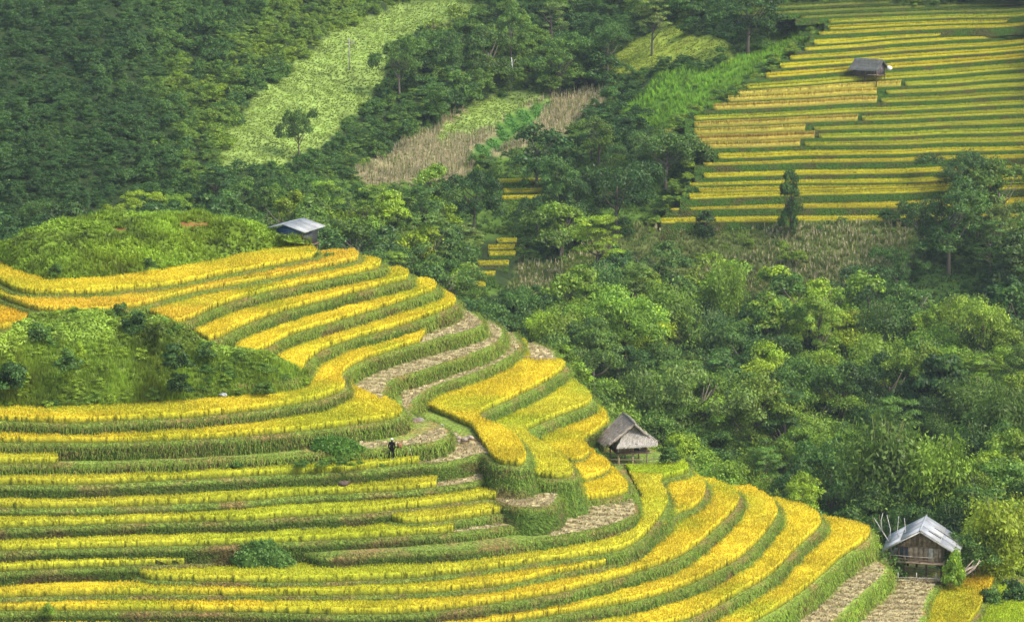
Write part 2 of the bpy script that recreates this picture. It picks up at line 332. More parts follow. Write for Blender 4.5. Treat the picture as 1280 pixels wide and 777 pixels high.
# raster of the hill, used to lay out the fields
RES = .16; X0, Y0, X1, Y1 = -60., 185., 62., 275.; NX, NY = int((X1 - X0) / RES), int((Y1 - Y0) / RES)
GX, GY = np.meshgrid(X0 + (np.arange(NX) + .5) * RES, Y0 + (np.arange(NY) + .5) * RES)
inside = {n: fill(polys[n], X0, Y0, RES, NX, NY) for n in names}
top = np.full((NY, NX), -1)
for k in range(len(names) - 1, -1, -1): top[inside[names[k]]] = k
ZT = np.array([l[1] for l in LV] + [-3.0])
LUSH = {'L7': 1.25, 'L8': 1.25, 'L9': 1.2, 'L10': 1.2, 'L20': 1.5, 'K1': 1.5, 'K2': 1.5, 'L19': 1.1, 'L11': 1.25}
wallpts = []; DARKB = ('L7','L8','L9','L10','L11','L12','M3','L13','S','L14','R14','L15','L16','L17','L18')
for k, (n, z, pl) in enumerate(LV):
    P = polys[n]; area = .5 * np.sum(P[:, 0] * np.roll(P[:, 1], -1) - np.roll(P[:, 0], -1) * P[:, 1])
    if area < 0: P = P[::-1]
    nv = len(P); T = np.roll(P, -1, 0) - np.roll(P, 1, 0); T /= np.linalg.norm(T, axis=1)[:, None] + 1e-9
    O = np.stack([T[:, 1], -T[:, 0]], 1)
    depths = [0, .12, .4, .8, 1.3, 1.9, 3.2]; offs = [0, .10, .20, .32, .45, .62, 1.05]
    rows = []
    for d, o in zip(depths, offs):
        j = vnoise(P[:, 0] + d * 3, P[:, 1] + d * 5, 1.1, 3) * .10 * min(1, d * 2) + vnoise(P[:, 0], P[:, 1], 3.5, 4) * .12 * min(1, d)
        rows.append(np.column_stack([P + O * (o + j)[:, None], np.full(nv, z - d) + (vnoise(P[:, 0], P[:, 1], .9, 6) * .05 if d < .2 else 0)]))
    V = np.vstack(rows); i = np.arange(nv); f = []
    for r in range(len(depths) - 1):
        a = r * nv + i; b = r * nv + (i + 1) % nv; f.append(np.stack([a, a + nv, b + nv, b], 1))
    tri = np.array(tessellate_polygon([[Vector((x, y, 0)) for x, y in P]]), np.int32)
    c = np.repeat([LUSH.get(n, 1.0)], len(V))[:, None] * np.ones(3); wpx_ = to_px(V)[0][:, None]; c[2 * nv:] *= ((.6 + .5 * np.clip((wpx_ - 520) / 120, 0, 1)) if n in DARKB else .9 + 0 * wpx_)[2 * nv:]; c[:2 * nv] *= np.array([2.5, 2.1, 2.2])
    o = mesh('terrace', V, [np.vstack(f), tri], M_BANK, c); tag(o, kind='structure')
    for r in range(7):
        if r < 5: wallpts.append((rows[r], O, k, depths[r]))
        elif n in ('L10', 'L11', 'L12'):      # the tall bank at the centre is grassy all the way down
            for q in (0, .5): wallpts.append((rows[r] * (1 - q) + rows[r - 1] * q, O, k, 1.2))
# the slope under the terraces
g = mesh('near_slope', *(lambda V, f: (V, [f]))(*(lambda X, Y: (np.stack([X.ravel(), Y.ravel(), np.where((Y < 215).ravel(), -6 - (215 - Y.ravel()) * .25, -6)], 1),
    np.array([(j * 2 + i, j * 2 + i + 1, j * 2 + i + 3, j * 2 + i + 2) for j in range(3) for i in (0,)])))(*np.meshgrid([-140., 60.], [20., 120., 215., 257.]))), M_TERR, np.array([[.05, .08, .02]]))
tag(g, kind='structure')

# ------------------------------------------------------------------ FAR GROUND: one sheet of hillside and valley
PYR = np.array([-260, -200, -60, 0, 100, 200, 300, 400, 500, 600, 700, 800, 950.])
PXC = np.array([-500, -300, 0, 300, 500, 700, 900, 1100, 1280, 1750.])
DT = np.array([  # distance forward (m) by row, then column
 [700,690,690,690,700,700,680,660,650,650], [650,640,640,650,660,660,640,610,600,600], [545,540,540,555,575,585,560,530,520,520], [500,500,500,520,540,540,500,487,482,482],
 [450,450,450,470,490,490,460,455,452,452], [412,410,410,425,445,450,434,430,428,428], [378,375,375,388,400,408,410,409,405,402],
 [352,350,350,355,362,378,395,385,380,378], [330,330,328,330,335,342,360,355,345,342], [315,312,310,312,315,318,325,320,306,300],
 [302,298,296,296,297,298,295,285,270,265], [292,288,285,285,286,286,280,262,250,245], [280,275,272,272,274,274,268,250,238,235]], float)
def dist(px, py):
    px = np.clip(np.asarray(px, float), -500, 1750); py = np.clip(np.asarray(py, float), -260, 950)
    def cub(x, k):   # smooth weights
        i = np.clip(np.searchsorted(k, x, side='right') - 1, 0, len(k) - 2); t = (x - k[i]) / (k[i + 1] - k[i]); return i, t
    i, u = cub(px, PXC); j, v = cub(py, PYR)
    u = u * .4 + .6 * u * u * (3 - 2 * u)
    A = DT[j, i] * (1 - u) + DT[j, i + 1] * u; B = DT[j + 1, i] * (1 - u) + DT[j + 1, i + 1] * u
    return A * (1 - v) + B * v
def poly_px(poly, px, py):
    poly = np.array(poly, float); a = poly; b = np.roll(poly, -1, 0); r = np.zeros(np.shape(px), bool)
    for (xa, ya), (xb, yb) in zip(a, b):
        if ya == yb: continue
        c = ((ya <= py) != (yb <= py)) & (px < xa + (py - ya) / (yb - ya) * (xb - xa)); r ^= c
    return r
# ground cover by place: 0 forest, 1 pale meadow, 2 dry maize, 3 vegetables, 4 yellow meadow, 5 lush grass, 6 dry scrub, 7 far rice terraces, 8 grass banks, 9 valley grass
COVER = [(8, [(640,180),(700,165),(760,150),(800,130),(860,140),(900,130),(1030,20),(1000,10),(930,40),(900,100),(880,180),(840,260),(800,300),(700,300),(600,290),(590,370),(650,370),(560,330),(560,250),(420,300),(380,260),(400,225),(440,222),(600,215)]),
 (1, [(418,42),(500,4),(565,-6),(612,12),(575,28),(488,56),(478,108),(432,152),(400,186),(350,212),(286,218),(272,194),(290,166),(328,118),(372,74)]),
 (2, [(430,217),(468,203),(520,170),(600,122),(645,112),(700,118),(765,108),(752,132),(700,160),(640,190),(600,200),(570,224),(480,230)]),
 (1, [(560,150),(600,120),(650,112),(690,118),(650,135),(600,165),(540,180)]),
 (3, [(586,196),(640,140),(696,124),(672,148),(636,180),(604,203)]),
 (4, [(745,98),(790,52),(850,34),(918,56),(912,84),(850,78),(800,92)]),
 (5, [(770,140),(830,98),(912,84),(960,60),(1010,25),(1036,22),(1000,60),(950,92),(905,128),(862,152),(820,160)]),
 (8, [(640,205),(690,175),(760,165),(770,290),(640,290)]),
 (6, [(630,372),(650,330),(700,330),(760,290),(830,282),(900,285),(1100,280),(1165,290),(1160,330),(1120,345),(1060,400),(960,405),(880,392),(780,372),(700,372)]),
 (9, [(1050,370),(1100,350),(1180,335),(1250,345),(1200,375),(1120,410),(1060,415)]),
 (7, [(1030,24),(1330,18),(1330,285),(1150,275),(820,284),(850,255),(870,215),(862,150),(905,130),(950,92),(1000,62)]),
 (7, [(940,10),(1330,-10),(1330,22),(1030,24)]),
]
def cover(px, py, jit=True):
    if jit:
        px = px + vnoise(px, py, 14, 11) * 6 + vnoise(px, py, 5, 12) * 3; py = py + vnoise(px, py, 12, 13) * 4
    c = np.zeros(np.shape(px), int)
    for k, p in COVER: c[poly_px(p, px, py)] = k
    return c
# ------------------------------------------------------------------ FAR RICE TERRACES on the opposite hillside
FAR = [  # left x, left y, right y (at x=1300), gold?
 (835,279,275.5,'g'),(837,263.5,258,'g'),(857,250.5,236.5,'g'),(874,241.5,237,'g'),(861,233,226,'g'),(878,223,213,'g'),(876,207.5,198.5,'g'),(898,198.5,188.5,'g'),
 (870,186,178,'o'),(868,178,166,'o'),(867,168.5,154.5,'o'),(865,160,142.5,'o'),(864,151,130.5,'l'),(890,139,119.5,'o'),(909,128,108,'o'),(919,120.5,98,'o'),(932,112,86,'l'),
 (953,98.5,72,'g'),(973,86.5,62,'g'),(986,75.5,53,'g'),(1004,64.5,43.5,'g'),(1014,57,37,'g'),(1019,44.5,32,'g'),(1036,38.5,26,'g'),(1036,29.5,20,'l')]
# keep rows in order and apart
rowsx = np.arange(790, 1321, 6.0); lines = []
for (xl, yl, yr, kd) in FAR:
    t = (rowsx - xl) / (1300 - xl); y = yl + (yr - yl) * np.clip(t, -.4, 1.1) + vnoise(rowsx, rowsx * 0 + yl, 60, 71) * 1.0
    lines.append(y)
for k in range(1, len(lines)): lines[k] = np.minimum(lines[k], lines[k - 1] - 6.0)
for extra in (8.0, 7.0, 7.0, 7.0): lines.append(lines[-1] - extra); FAR.append((940 if extra < 8 else 1000, 0, 0, 'd'))
zr = [float(at_y(1080., l[48], dist(1080., l[48]))[2]) for l in lines]
for k in range(1, len(zr)): zr[k] = max(zr[k], zr[k - 1] + .45)
ctr = [at_z(rowsx, lines[k], zr[k]) for k in range(len(lines))]
LN = np.array(lines)
def smooth_mask7(px, py):
    m = np.zeros(np.shape(px))
    for dx, dy in ((0, 0), (9, 0), (-9, 0), (0, 6), (0, -6)): m += (cover(px + dx, py + dy, False) == 7)
    return m / 5
def terr(px, py, relief=True):
    P = at_y(px, py, dist(px, py))
    if relief:
        P[..., 2] += vnoise(P[..., 0], P[..., 1], 16, 21) * .9 + vnoise(P[..., 0], P[..., 1], 6, 22) * .35
        m7 = smooth_mask7(px, py)      # cut back behind the far rice steps
        q = m7 > 0
        if q.any():
            pq, yq = np.clip(np.asarray(px, float)[q], rowsx[0], rowsx[-1]), np.asarray(py, float)[q]
            col_ = np.clip(((pq - rowsx[0]) / 6).astype(int), 0, len(rowsx) - 1)
            zz = np.array([np.interp(-y, -LN[:, c], zr) + max(0, LN[-1, c] - y) * .11 - max(0, y - LN[0, c]) * .11 for y, c in zip(yq, col_)])
            Q = at_z(np.asarray(px, float)[q], yq, zz); Q[:, 2] -= 1.6; w7 = m7[q][:, None]
            P[q] = P[q] * (1 - w7) + Q * w7
    return P
gpx = np.arange(-500, 1751, 7.5); gpy = np.arange(-260, 951, 6.0)
TPX, TPY = np.meshgrid(gpx, gpy); TP = terr(TPX, TPY); tc = cover(TPX, TPY)
CC = np.array([(.028,.045,.014),(.19,.26,.06),(.25,.215,.11),(.07,.15,.025),(.26,.32,.045),(.09,.17,.02),(.095,.11,.035),(.05,.08,.02),(.07,.12,.02),(.05,.095,.02)])
n2, n1 = TP.shape[:2]; ii = (np.arange(n2 - 1)[:, None] * n1 + np.arange(n1 - 1)[None]).ravel()
land = mesh('hillside', TP.reshape(-1, 3), [np.stack([ii, ii + n1, ii + n1 + 1, ii + 1], 1)], M_TERR, CC[tc].reshape(-1, 3), smooth=True)
tag(land, kind='structure')
# the land beyond, out to the horizon and down the valley's sides
edge = [(-900, 20, -12), (-900, 2200, 60), (1100, 2200, 60), (1100, 20, -12)]
o = mesh('distant_land', np.array([(-1400, -300, -14), (1500, -300, -14), (1500, 560, -14), (-1400, 560, -14), (-1400, 690, 48), (1500, 690, 48), (-1400, 2600, 120), (1500, 2600, 120)], float) - np.array([0, 0, 6.]),
         [np.array([(0, 1, 2, 3), (3, 2, 5, 4), (4, 5, 7, 6)])], M_TERR, np.array([[.035, .055, .02]]))
tag(o, kind='structure')
# area-weighted random points on the sheet (in view)
e1 = TP[:-1, 1:] - TP[:-1, :-1]; e2 = TP[1:, :-1] - TP[:-1, :-1]
AR = np.linalg.norm(np.cross(e1, e2), axis=2)
SILX = [-100, 0, 60, 130, 200, 280, 340, 400, 450, 550, 650, 745, 860, 930, 1032, 1092, 1112, 1200, 1280, 1400]
SILY = [300, 300, 284, 268, 266, 272, 286, 312, 320, 362, 430, 508, 580, 606, 640, 664, 704, 715, 730, 745]
sil = lambda x: np.interp(x, SILX, SILY)
def land_points(n_per_m2, below=0, xr=(-40, 1320), yr=(-40, 760), seed=1):
    rs = np.random.default_rng(seed); xr = (-190, 1440) if xr == (-40, 1320) else xr
    cx = (TPX[:-1, :-1] > xr[0]) & (TPX[:-1, :-1] < xr[1]) & (TPY[:-1, :-1] > yr[0]) & (TPY[:-1, :-1] < np.minimum(yr[1], sil(TPX[:-1, :-1]) + below))
    A = np.where(cx, AR, 0).ravel(); n = int(A.sum() * n_per_m2)
    k = rs.choice(len(A), n, p=A / A.sum()); j, i = np.divmod(k, n1 - 1); u, v = rs.random(n), rs.random(n)
    px = gpx[i] + u * 7.5; py = gpy[j] + v * 6.0
    P = (TP[j, i] * ((1 - u) * (1 - v))[:, None] + TP[j, i + 1] * (u * (1 - v))[:, None] + TP[j + 1, i] * ((1 - u) * v)[:, None] + TP[j + 1, i + 1] * (u * v)[:, None])
    return P, px, py, cover(px, py)
exec_parts = []
# ------------------------------------------------------------------ KNOLL AND MOUND on the near hill (lofted between surveyed outlines)
def loft(xs, bot, topl, zb, zt, bulge, nv=44, over=0.0):
    """surface from a bottom outline (pixels, height zb) to a top outline (height zt)"""
    xs = np.asarray(xs, float); yb = np.interp(xs, *np.array(bot, float).T); yt = np.interp(xs, *np.array(topl, float).T)
    zb = np.interp(xs, *np.array(zb, float).T); zt = np.interp(xs, *np.array(zt, float).T)
    A = at_z(xs, yb, zb); B = at_z(xs, yt, zt); rows = []
    for v in np.linspace(-.06, 1, nv):
        P = A * (1 - v) + B * v; vv = max(v, 0)
        P[:, 2] = zb + (zt - zb) * vv + bulge * math.sin(math.pi * vv) + vnoise(P[:, 0], P[:, 1], 1.8, 31) * .45 * min(1, vv * 4) + vnoise(P[:, 0], P[:, 1], 5, 32) * .4 * math.sin(math.pi * vv)
        if v < 0: P[:, 2] = zb - .6
        rows.append(P)
    if over:      # the far side, falling away behind the crest
        for q in (1, 2, 3, 4): rows.append(B + np.array([0, q * 3.0, -q * q * .35 - .4 * q]))
    G = np.stack(rows); nr, nc = G.shape[:2]; i = (np.arange(nr - 1)[:, None] * nc + np.arange(nc - 1)[None]).ravel()
    return G, [np.stack([i, i + 1, i + nc + 1, i + nc], 1)]
MXS = np.arange(-40, 389, 5.)
MBOT = [(-40,515),(0,514),(60,517),(130,514),(200,510),(270,505),(340,500),(375,493),(388,486)]
MTOP = [(-40,420),(0,418),(22,410),(40,395),(80,393),(140,395),(180,391),(210,402),(240,418),(290,438),(330,450),(352,459),(368,468),(388,485)]
G, f = loft(MXS, MBOT, MTOP, [(-40,20.45),(388,20.45)], [(-40,26.4),(200,26.4),(240,25.1),(290,23.8),(345,22.2),(388,20.6)], 1.3)
MOUND = G; tag(mesh('grassy_mound', G.reshape(-1, 3), f, M_TERR, np.array([[.10, .15, .025]]), smooth=True), kind='structure')
KXS = np.arange(-40, 391, 3.)
KBOT = [(-40,330),(0,334),(20,345),(60,358),(130,354),(200,345),(280,330),(340,317),(375,312),(390,310)]
KTOP = [(-40,305),(0,304),(30,292),(60,284),(100,276),(130,268),(200,265.5),(250,268),(290,273),(320,281),(340,290),(355,300),(375,306),(390,307)]
G, f = loft(KXS, KBOT, KTOP, [(-40,27.1),(390,27.1)], [(-40,28.6),(60,29.9),(200,30.7),(290,30.3),(360,28.3),(390,27.5)], .7, over=1)
KNOLL = G; kx, ky = to_px(G)
SCAR = lambda x, y: ((np.abs(x - 243) < 17) & (np.abs(y - 280.5 - (x - 243) * .04) < 2.6)) | ((np.abs(x - 152) < 7) & (np.abs(y - 286) < 1.8))
kc = np.where(SCAR(kx, ky)[..., None], np.array([.20, .09, .035]), np.array([.11, .17, .02]))     # bare red soil where the bank has slipped
tag(mesh('grassy_knoll', G.reshape(-1, 3), f, M_TERR, kc.reshape(-1, 3), smooth=True), kind='structure')
def grid_points(G, n, seed):
    rs = np.random.default_rng(seed)
    a = np.linalg.norm(np.cross(G[:-1, 1:] - G[:-1, :-1], G[1:, :-1] - G[:-1, :-1]), axis=2).ravel(); k = rs.choice(len(a), n, p=a / a.sum())
    j, i = np.divmod(k, G.shape[1] - 1); u, v = rs.random((n, 1)), rs.random((n, 1))
    return G[j, i] * (1 - u) * (1 - v) + G[j, i + 1] * u * (1 - v) + G[j + 1, i] * (1 - u) * v + G[j + 1, i + 1] * u * v
def cover_plants(G, n, seed, base, name):
    P = grid_points(G, n, seed); rs = np.random.default_rng(seed); sx_, sy_ = to_px(P); P = P[~SCAR(sx_, sy_ - 1)]; n = len(P)
    q = vnoise(P[:, 0], P[:, 1], 2.6, seed) + .6 * vnoise(P[:, 0], P[:, 1], 1.0, seed + 1); q2 = vnoise(P[:, 0], P[:, 1], 6, seed + 2)
    c = np.array(base) * (1 + .55 * q[:, None]) * np.array([1, 1, 1]) + np.clip(q2, 0, 1)[:, None] * np.array([.05, .035, 0]); c = np.clip(c, .015, .5)
    half = rs.random(n) < .68
    parts = [tufts(P[half], (.55 + .3 * q2[half]), 7, .38, .09, c[half] * .6, c[half] * 1.25, rs), weeds(P[~half], .38 + .14 * q[~half], 12, c[~half], rs)]
    V, f, C = join(parts); return tag(mesh(name, V, f, M_GRASS, C), 'dense weeds and tall grass covering the mound' if 0 else None, kind='stuff')
cover_plants(MOUND, 7500, 41, (.22, .32, .035), 'mound_weeds')
cover_plants(KNOLL, 8500, 51, (.19, .29, .022), 'knoll_grass')
# ------------------------------------------------------------------ RICE AND HARVESTED FIELDS
GOLD, AMBER, LEMON, ORANGE, LIME = (.64, .48, .03), (.63, .43, .035), (.54, .475, .035), (.58, .36, .022), (.34, .42, .022)
FIELDS = {
 'L1': [(GOLD, 'topmost golden rice strip, curving along the foot of the grassy knoll', None)],
 'L2': [(AMBER, 'wide golden rice strip second from the top, above the weedy mound', None)],
 'L3': [(ORANGE, 'small orange rice plot at the left edge above the weedy mound', [(-40,380),(60,380),(60,430),(-40,430)]),
        (AMBER, 'small pale orange rice plot wedged right of the weedy mound top', [(170,360),(272,382),(276,400),(235,420),(170,420)]),
        (GOLD, 'golden rice strip third from the top, narrowing round the hill nose', None)],
 'L4': [(GOLD, 'golden rice strip fourth from the top, ending in a rounded nose at the trees', None)],
 'L5': [(GOLD, 'golden rice strip fifth from the top, running down to the weedy mound', None)],
 'L6': [(GOLD, 'sixth golden rice strip from the top, just above the first harvested plot', None)],
 'L7': [('cut', 'narrow harvested plot at the right end of the seventh strip', [(522,440),(528,422),(560,395),(600,380),(640,400),(610,440),(530,450)]),
        (GOLD, 'S-shaped golden rice strip that wraps under the weedy mound', None)],
 'L8': [('cut', 'harvested strip with rows of straw, second below the hill nose', [(439,487),(450,455),(560,400),(640,390),(660,420),(600,450),(500,490),(476,505),(458,497)]),
        (GOLD, 'long golden rice strip ending in a point above the standing person', None)],
 'L9': [(LEMON, 'short rice stub at the left edge among the overgrown green banks', [(-40,560),(72,560),(72,590),(-40,590)]),
        ('cut', 'pale harvested strip curving like a path down from the hill nose', [(440,572),(440,553),(510,551),(545,536),(556,532),(548,525),(505,519),(500,470),(560,440),(640,400),(670,440),(600,480),(530,510),(530,522),(575,545),(565,556),(500,566)]),
        ('none', '', None)],
 'L10': [('cut', 'small harvested plot right of the person below a grassy bank', [(524,590),(524,568),(566,550),(600,553),(612,566),(590,585)]),
        ('cut', 'tan harvested corner plot behind the little bamboo fence', [(655,420),(710,420),(710,455.5),(662,455.5)]),
        ('none', '', [(505,505),(536,512),(590,535),(606,560),(566,551),(524,568)]),
        (LEMON, 'lemon rice strip starting just below the standing person', [(-40,560),(523,560),(523,600),(523,640),(-40,640)]),
        (GOLD, 'big curved golden rice field in the middle of the hill nose', None)],
 'L11': [('cut', 'small pale harvested triangle beneath the big curved field', [(545,612),(545,590),(600,575),(645,575),(652,588),(610,606)]),
        (LEMON, 'lemon rice strip second below the person, ending at the harvested triangle', [(-40,590),(545,590),(545,640),(-40,640)]),
        (LEMON, 'bent golden rice field stepping down behind the big curved field', None)],
 'L12': [('cut', 'tan harvested plot above the tall green bank at the centre', [(619,636),(619,612),(660,590),(696,604),(700,640)]),
        (LEMON, 'lemon rice strip third below the person, passing above the short double strips', [(-40,600),(522,600),(522,680),(-40,680)]),
        (LEMON, 'short lemon rice strip tucked left of the tan harvested plot', [(522,600),(619,600),(619,680),(522,680)]),
        ],
 'G3': [(GOLD, 'uppermost golden strip of the stepped field left of the thatched hut', None)], 'G2': [(GOLD, 'middle golden strip of the stepped field left of the thatched hut', None)],
 'G': [(GOLD, 'broad golden rice field just left of the thatched hut', None)],
 'M3': [(LEMON, 'short rice strip directly below the tan harvested plot', None)],
 'L13': [('cut', 'thin bare strip continuing right from a lemon rice strip', [(566,640),(730,600),(730,680),(566,680)]),
        (LEMON, 'lemon rice strip fourth below the person, above the round green bush', None)],
 'S': [('cut', 'harvested plot covered in rows of straw below the tall green bank', [(690,600),(820,600),(820,690),(690,690)])],
 'L14': [(LEMON, 'rice strip ending left of the round green bush', None)], 'R14': [],
 'L15': [(LIME, 'small greenish rice plot directly in front of the thatched hut', [(755,574),(790,598),(829,600),(900,594),(880,560),(760,560)]),
        (LEMON, 'long rice strip starting below the round green bush and sweeping right', None)],
 'L16': [(GOLD, 'small golden rice pocket right of the greenish plot by the hut', [(828,590),(900,590),(900,650),(828,650)]),
        (GOLD, 'long lower rice strip that ends abruptly at a green bank', None)],
 'L17': [(GOLD, 'long golden rice strip second from the bottom at left', None)],
 'L18': [(GOLD, 'golden rice strip at the bottom edge, rising to the dark trees', None)],
 'L19': [(GOLD, 'golden rice field third from the right end of the hill nose', None)],
 'L20': [(GOLD, 'widest golden rice field at the right end of the hill nose', None)],
 'K1': [('cut', 'harvested straw strip between two bright green banks at lower right', None)],
 'K2': [('cut', 'harvested straw plot in front of the metal-roofed hut', None)],
 'K3': [(ORANGE, 'orange rice plot right of the metal-roofed hut', None)],
 'K4': [(LIME, 'bright green rice corner at the bottom right', None)],
}
GXY = np.stack([GX, GY], -1)
def rice_mesh(mask, x0, y0, res, z, base, label, dens, rs, H=.66, group=None, name='rice_field', bw=.075, zf=None):
    """canopy slab with walls plus standing plants"""
    j, i = np.nonzero(mask)
    if len(j) < 12: return None
    ny, nx = mask.shape
    gx = x0 + np.arange(nx + 1) * res; gy = y0 + np.arange(ny + 1) * res
    vid = lambda a, b: a * (nx + 1) + b
    q = np.stack([vid(j, i), vid(j, i + 1), vid(j + 1, i + 1), vid(j + 1, i)], 1)
    used, inv = np.unique(q.ravel(), return_inverse=True); q = inv.reshape(-1, 4)
    b, a = used % (nx + 1), used // (nx + 1); X, Y = gx[b] + vnoise(b, a, 1, 3) * res * .2, gy[a] + vnoise(b, a, 1, 4) * res * .2
    ztop = z + H * .80 + vnoise(X, Y, .9, 5) * .07 + vnoise(X, Y, 3, 6) * .06
    V = np.column_stack([X, Y, ztop]); base = np.array(base) * rs.uniform(.95, 1.05) * np.array([1, rs.uniform(.98, 1.04), 1])
    tone = 1 + .16 * vnoise(X, Y, 2.2, 7)[:, None] + .12 * vnoise(X, Y, 7, 8)[:, None]; gr = np.clip(vnoise(X, Y, 6, 9) + .1, 0, 1)[:, None] * .6
    colf = lambda t, g_: np.clip(base * t * (1 - g_) + np.array([.30, .36, .02]) * g_, 0, 1)
    C = colf(tone * .95, gr) * np.array([.96, 1.03, 1])
    pad = np.pad(mask, 1); walls = []; nb = []
    for dj, di, e in ((-1, 0, (0, 1)), (1, 0, (2, 3)), (0, -1, (3, 0)), (0, 1, (1, 2))):
        s = ~pad[1 + j + dj, 1 + i + di]; nb.append(s); walls.append(q[s][:, list(e)])
    W = np.vstack(walls); n = len(V)
    lo = V.copy(); lo[:, 2] = z - .02
    f4 = [q, np.stack([W[:, 1], W[:, 0], W[:, 0] + n, W[:, 1] + n], 1)]
    stalk = np.array([.13, .15, .02])
    o = empty(name, (float(X.mean()), float(Y.mean()), z)); tag(o, label, 'rice field', group, 'thing')
    off = np.array(o.location)
    mesh('canopy', np.vstack([V, lo]) - off, [np.vstack(f4)], M_RICECORE, np.vstack([C, np.broadcast_to(stalk, V.shape)]), o)
    edge = nb[0] | nb[1] | nb[2] | nb[3]
    npl = rs.poisson(dens * res * res * np.where(edge, 2.0, 1.0))
    jj = np.repeat(j, npl); ii_ = np.repeat(i, npl)
    P = np.column_stack([gx[ii_] + rs.random(len(ii_)) * res, gy[jj] + rs.random(len(jj)) * res, np.full(len(jj), z)])
    t = (1 + .14 * vnoise(P[:, 0], P[:, 1], 2.2, 7) + .12 * vnoise(P[:, 0], P[:, 1], 7, 8)) * rs.uniform(.9, 1.1, len(P))
    g_ = np.clip(vnoise(P[:, 0], P[:, 1], 6, 9) + .1, 0, 1)[:, None] * .6 + (rs.random((len(P), 1)) < .12) * .35
    c1 = colf(t[:, None], g_); c0 = stalk * rs.uniform(.6, 1.3, (len(P), 1))
    P2 = P + np.array([0, 0, H * .50]); mid = c0 * .45 + c1 * .5
    h = rs.uniform(.40, .55, len(P)) * H + vnoise(P[:, 0], P[:, 1], .9, 5) * .06
    A = blades(P2, h, bw, .14, mid, c1, rs)
    em = np.repeat(edge, npl); E = P[em]
    B = blades(E, H * .62, bw, .10, c0[em] * .7, mid[em] * rs.uniform(.6, 1.25, (len(E), 1)), rs)
    Vb, fb, Cb = join([A, B])
    tag(mesh('rice_plants', Vb - off, fb, M_RICE, Cb, o), kind='stuff')
    return o
def cut_mesh(mask, z, label, rs, rows=True):
    rows = any(w_ in label for w_ in ('rows of straw', 'straw strip', 'straw plot'))
    j, i = np.nonzero(mask)
    if len(j) < 12: return None
    vid = lambda a, b: a * (NX + 1) + b
    q = np.stack([vid(j, i), vid(j, i + 1), vid(j + 1, i + 1), vid(j + 1, i)], 1); used, inv = np.unique(q.ravel(), return_inverse=True)
    b, a = used % (NX + 1), used // (NX + 1); X = X0 + b * RES; Y = Y0 + a * RES
    c = np.array([.31, .245, .125]) * (1 + .2 * vnoise(X, Y, 1.1, 15)[:, None] + .15 * vnoise(X, Y, .5, 16)[:, None])
    o = empty('harvested_field', (float(X.mean()), float(Y.mean()), z)); tag(o, label, 'harvested field', 'harvested plots on the near hill', 'thing'); off = np.array(o.location)
    mesh('straw_covered_soil', np.column_stack([X, Y, z + .03 + .03 * vnoise(X, Y, .5, 17)]) - off, [inv.reshape(-1, 4)], M_SOIL, np.clip(c, 0, 1), o)
    # stubble and cut straw laid in rows
    n = int(len(j) * RES * RES * (60 if rows else 26)); k = rs.integers(0, len(j), n)
    P = np.column_stack([X0 + (i[k] + rs.random(n)) * RES, Y0 + (j[k] + rs.random(n)) * RES, np.full(n, z + .04)])
    stub = rs.random(n) < .5; cs = np.array([.46, .385, .19]) * rs.uniform(.78, 1.22, (n, 1))
    A = tufts(P[stub], .20, 5, .10, .05, cs[stub] * .55, cs[stub], rs)
    S_ = P[~stub]; band = np.sin((S_[:, 1] * 1.0 + S_[:, 0] * .35 + vnoise(S_[:, 0], S_[:, 1], 4, 18) * 1.2) * 4.2) + vnoise(S_[:, 0], S_[:, 1], .8, 19)
    sel = (band > -.25) if rows else (rs.random(len(S_)) < .25); S_ = S_[sel]; cc = cs[~stub][sel] * .95
    ang = rs.normal(.2, .5, len(S_)); L = rs.uniform(.25, .6, len(S_)); u = np.stack([np.cos(ang) * L * .5, np.sin(ang) * L * .5, 0 * L], 1); v = np.stack([-np.sin(ang) * .04, np.cos(ang) * .04, 0 * L], 1)
    zc = np.array([0, 0, 1.]) * rs.uniform(.03, .16, (len(S_), 1))
    V = np.stack([S_ - u - v, S_ + u - v, S_ + u * .8 + v + zc, S_ - u * .8 + v + zc], 1).reshape(-1, 3)
    B = (V, np.arange(len(V)).reshape(-1, 4), np.repeat(cc, 4, 0))
    Vb, fb, Cb = join([A, B]); tag(mesh('straw', Vb - off, fb, M_GRASS, np.clip(Cb, 0, .8), o), kind='stuff')
    return o
acc = np.zeros((NY, NX), bool)
HUTPAD = [(738,556),(800,540),(850,556),(866,578),(846,585),(800,587),(772,586),(752,572)]
hidden_poly = [MBOT[::-1] + MTOP, KBOT[::-1] + KTOP]
for k, (n, z, pl) in enumerate(LV):
    rs = np.random.default_rng(100 + k)
    m = (top == k) & ~grow(~inside[n], 0 if n in ('G2', 'G3') else 2) & ~grow(acc, 0 if n in ('G', 'G2') else 1)
    acc |= inside[n]
    pxx, pyy = to_px(np.stack([GX, GY, np.full(GX.shape, z)], -1))
    m &= (pxx > -25) & (pxx < 1300) & (pyy < 805)
    for hp in hidden_poly: m &= ~poly_px(hp, pxx, pyy)
    if n == 'L1': m &= (pxx < 398)
    if n == 'K1': m &= pyy > 703
    if n == 'K2': m &= pyy > 723
    if n == 'K3': m &= pyy > 716
    if n == 'K4': m &= pyy > 735
    m &= ~poly_px(HUTPAD, pxx, pyy) & ~poly_px([(1100,660),(1215,660),(1215,722),(1112,722)], pxx, pyy)
    for kind, label, poly in FIELDS[n]:
        s = m if poly is None else m & poly_px(poly, pxx, pyy)
        m = m & ~s
        if kind == 'none': continue
        if kind == 'cut': cut_mesh(s, z, label, rs)
        else: rice_mesh(s, X0, Y0, RES, z, kind, label, 62, rs, group='rice fields on the near hill')
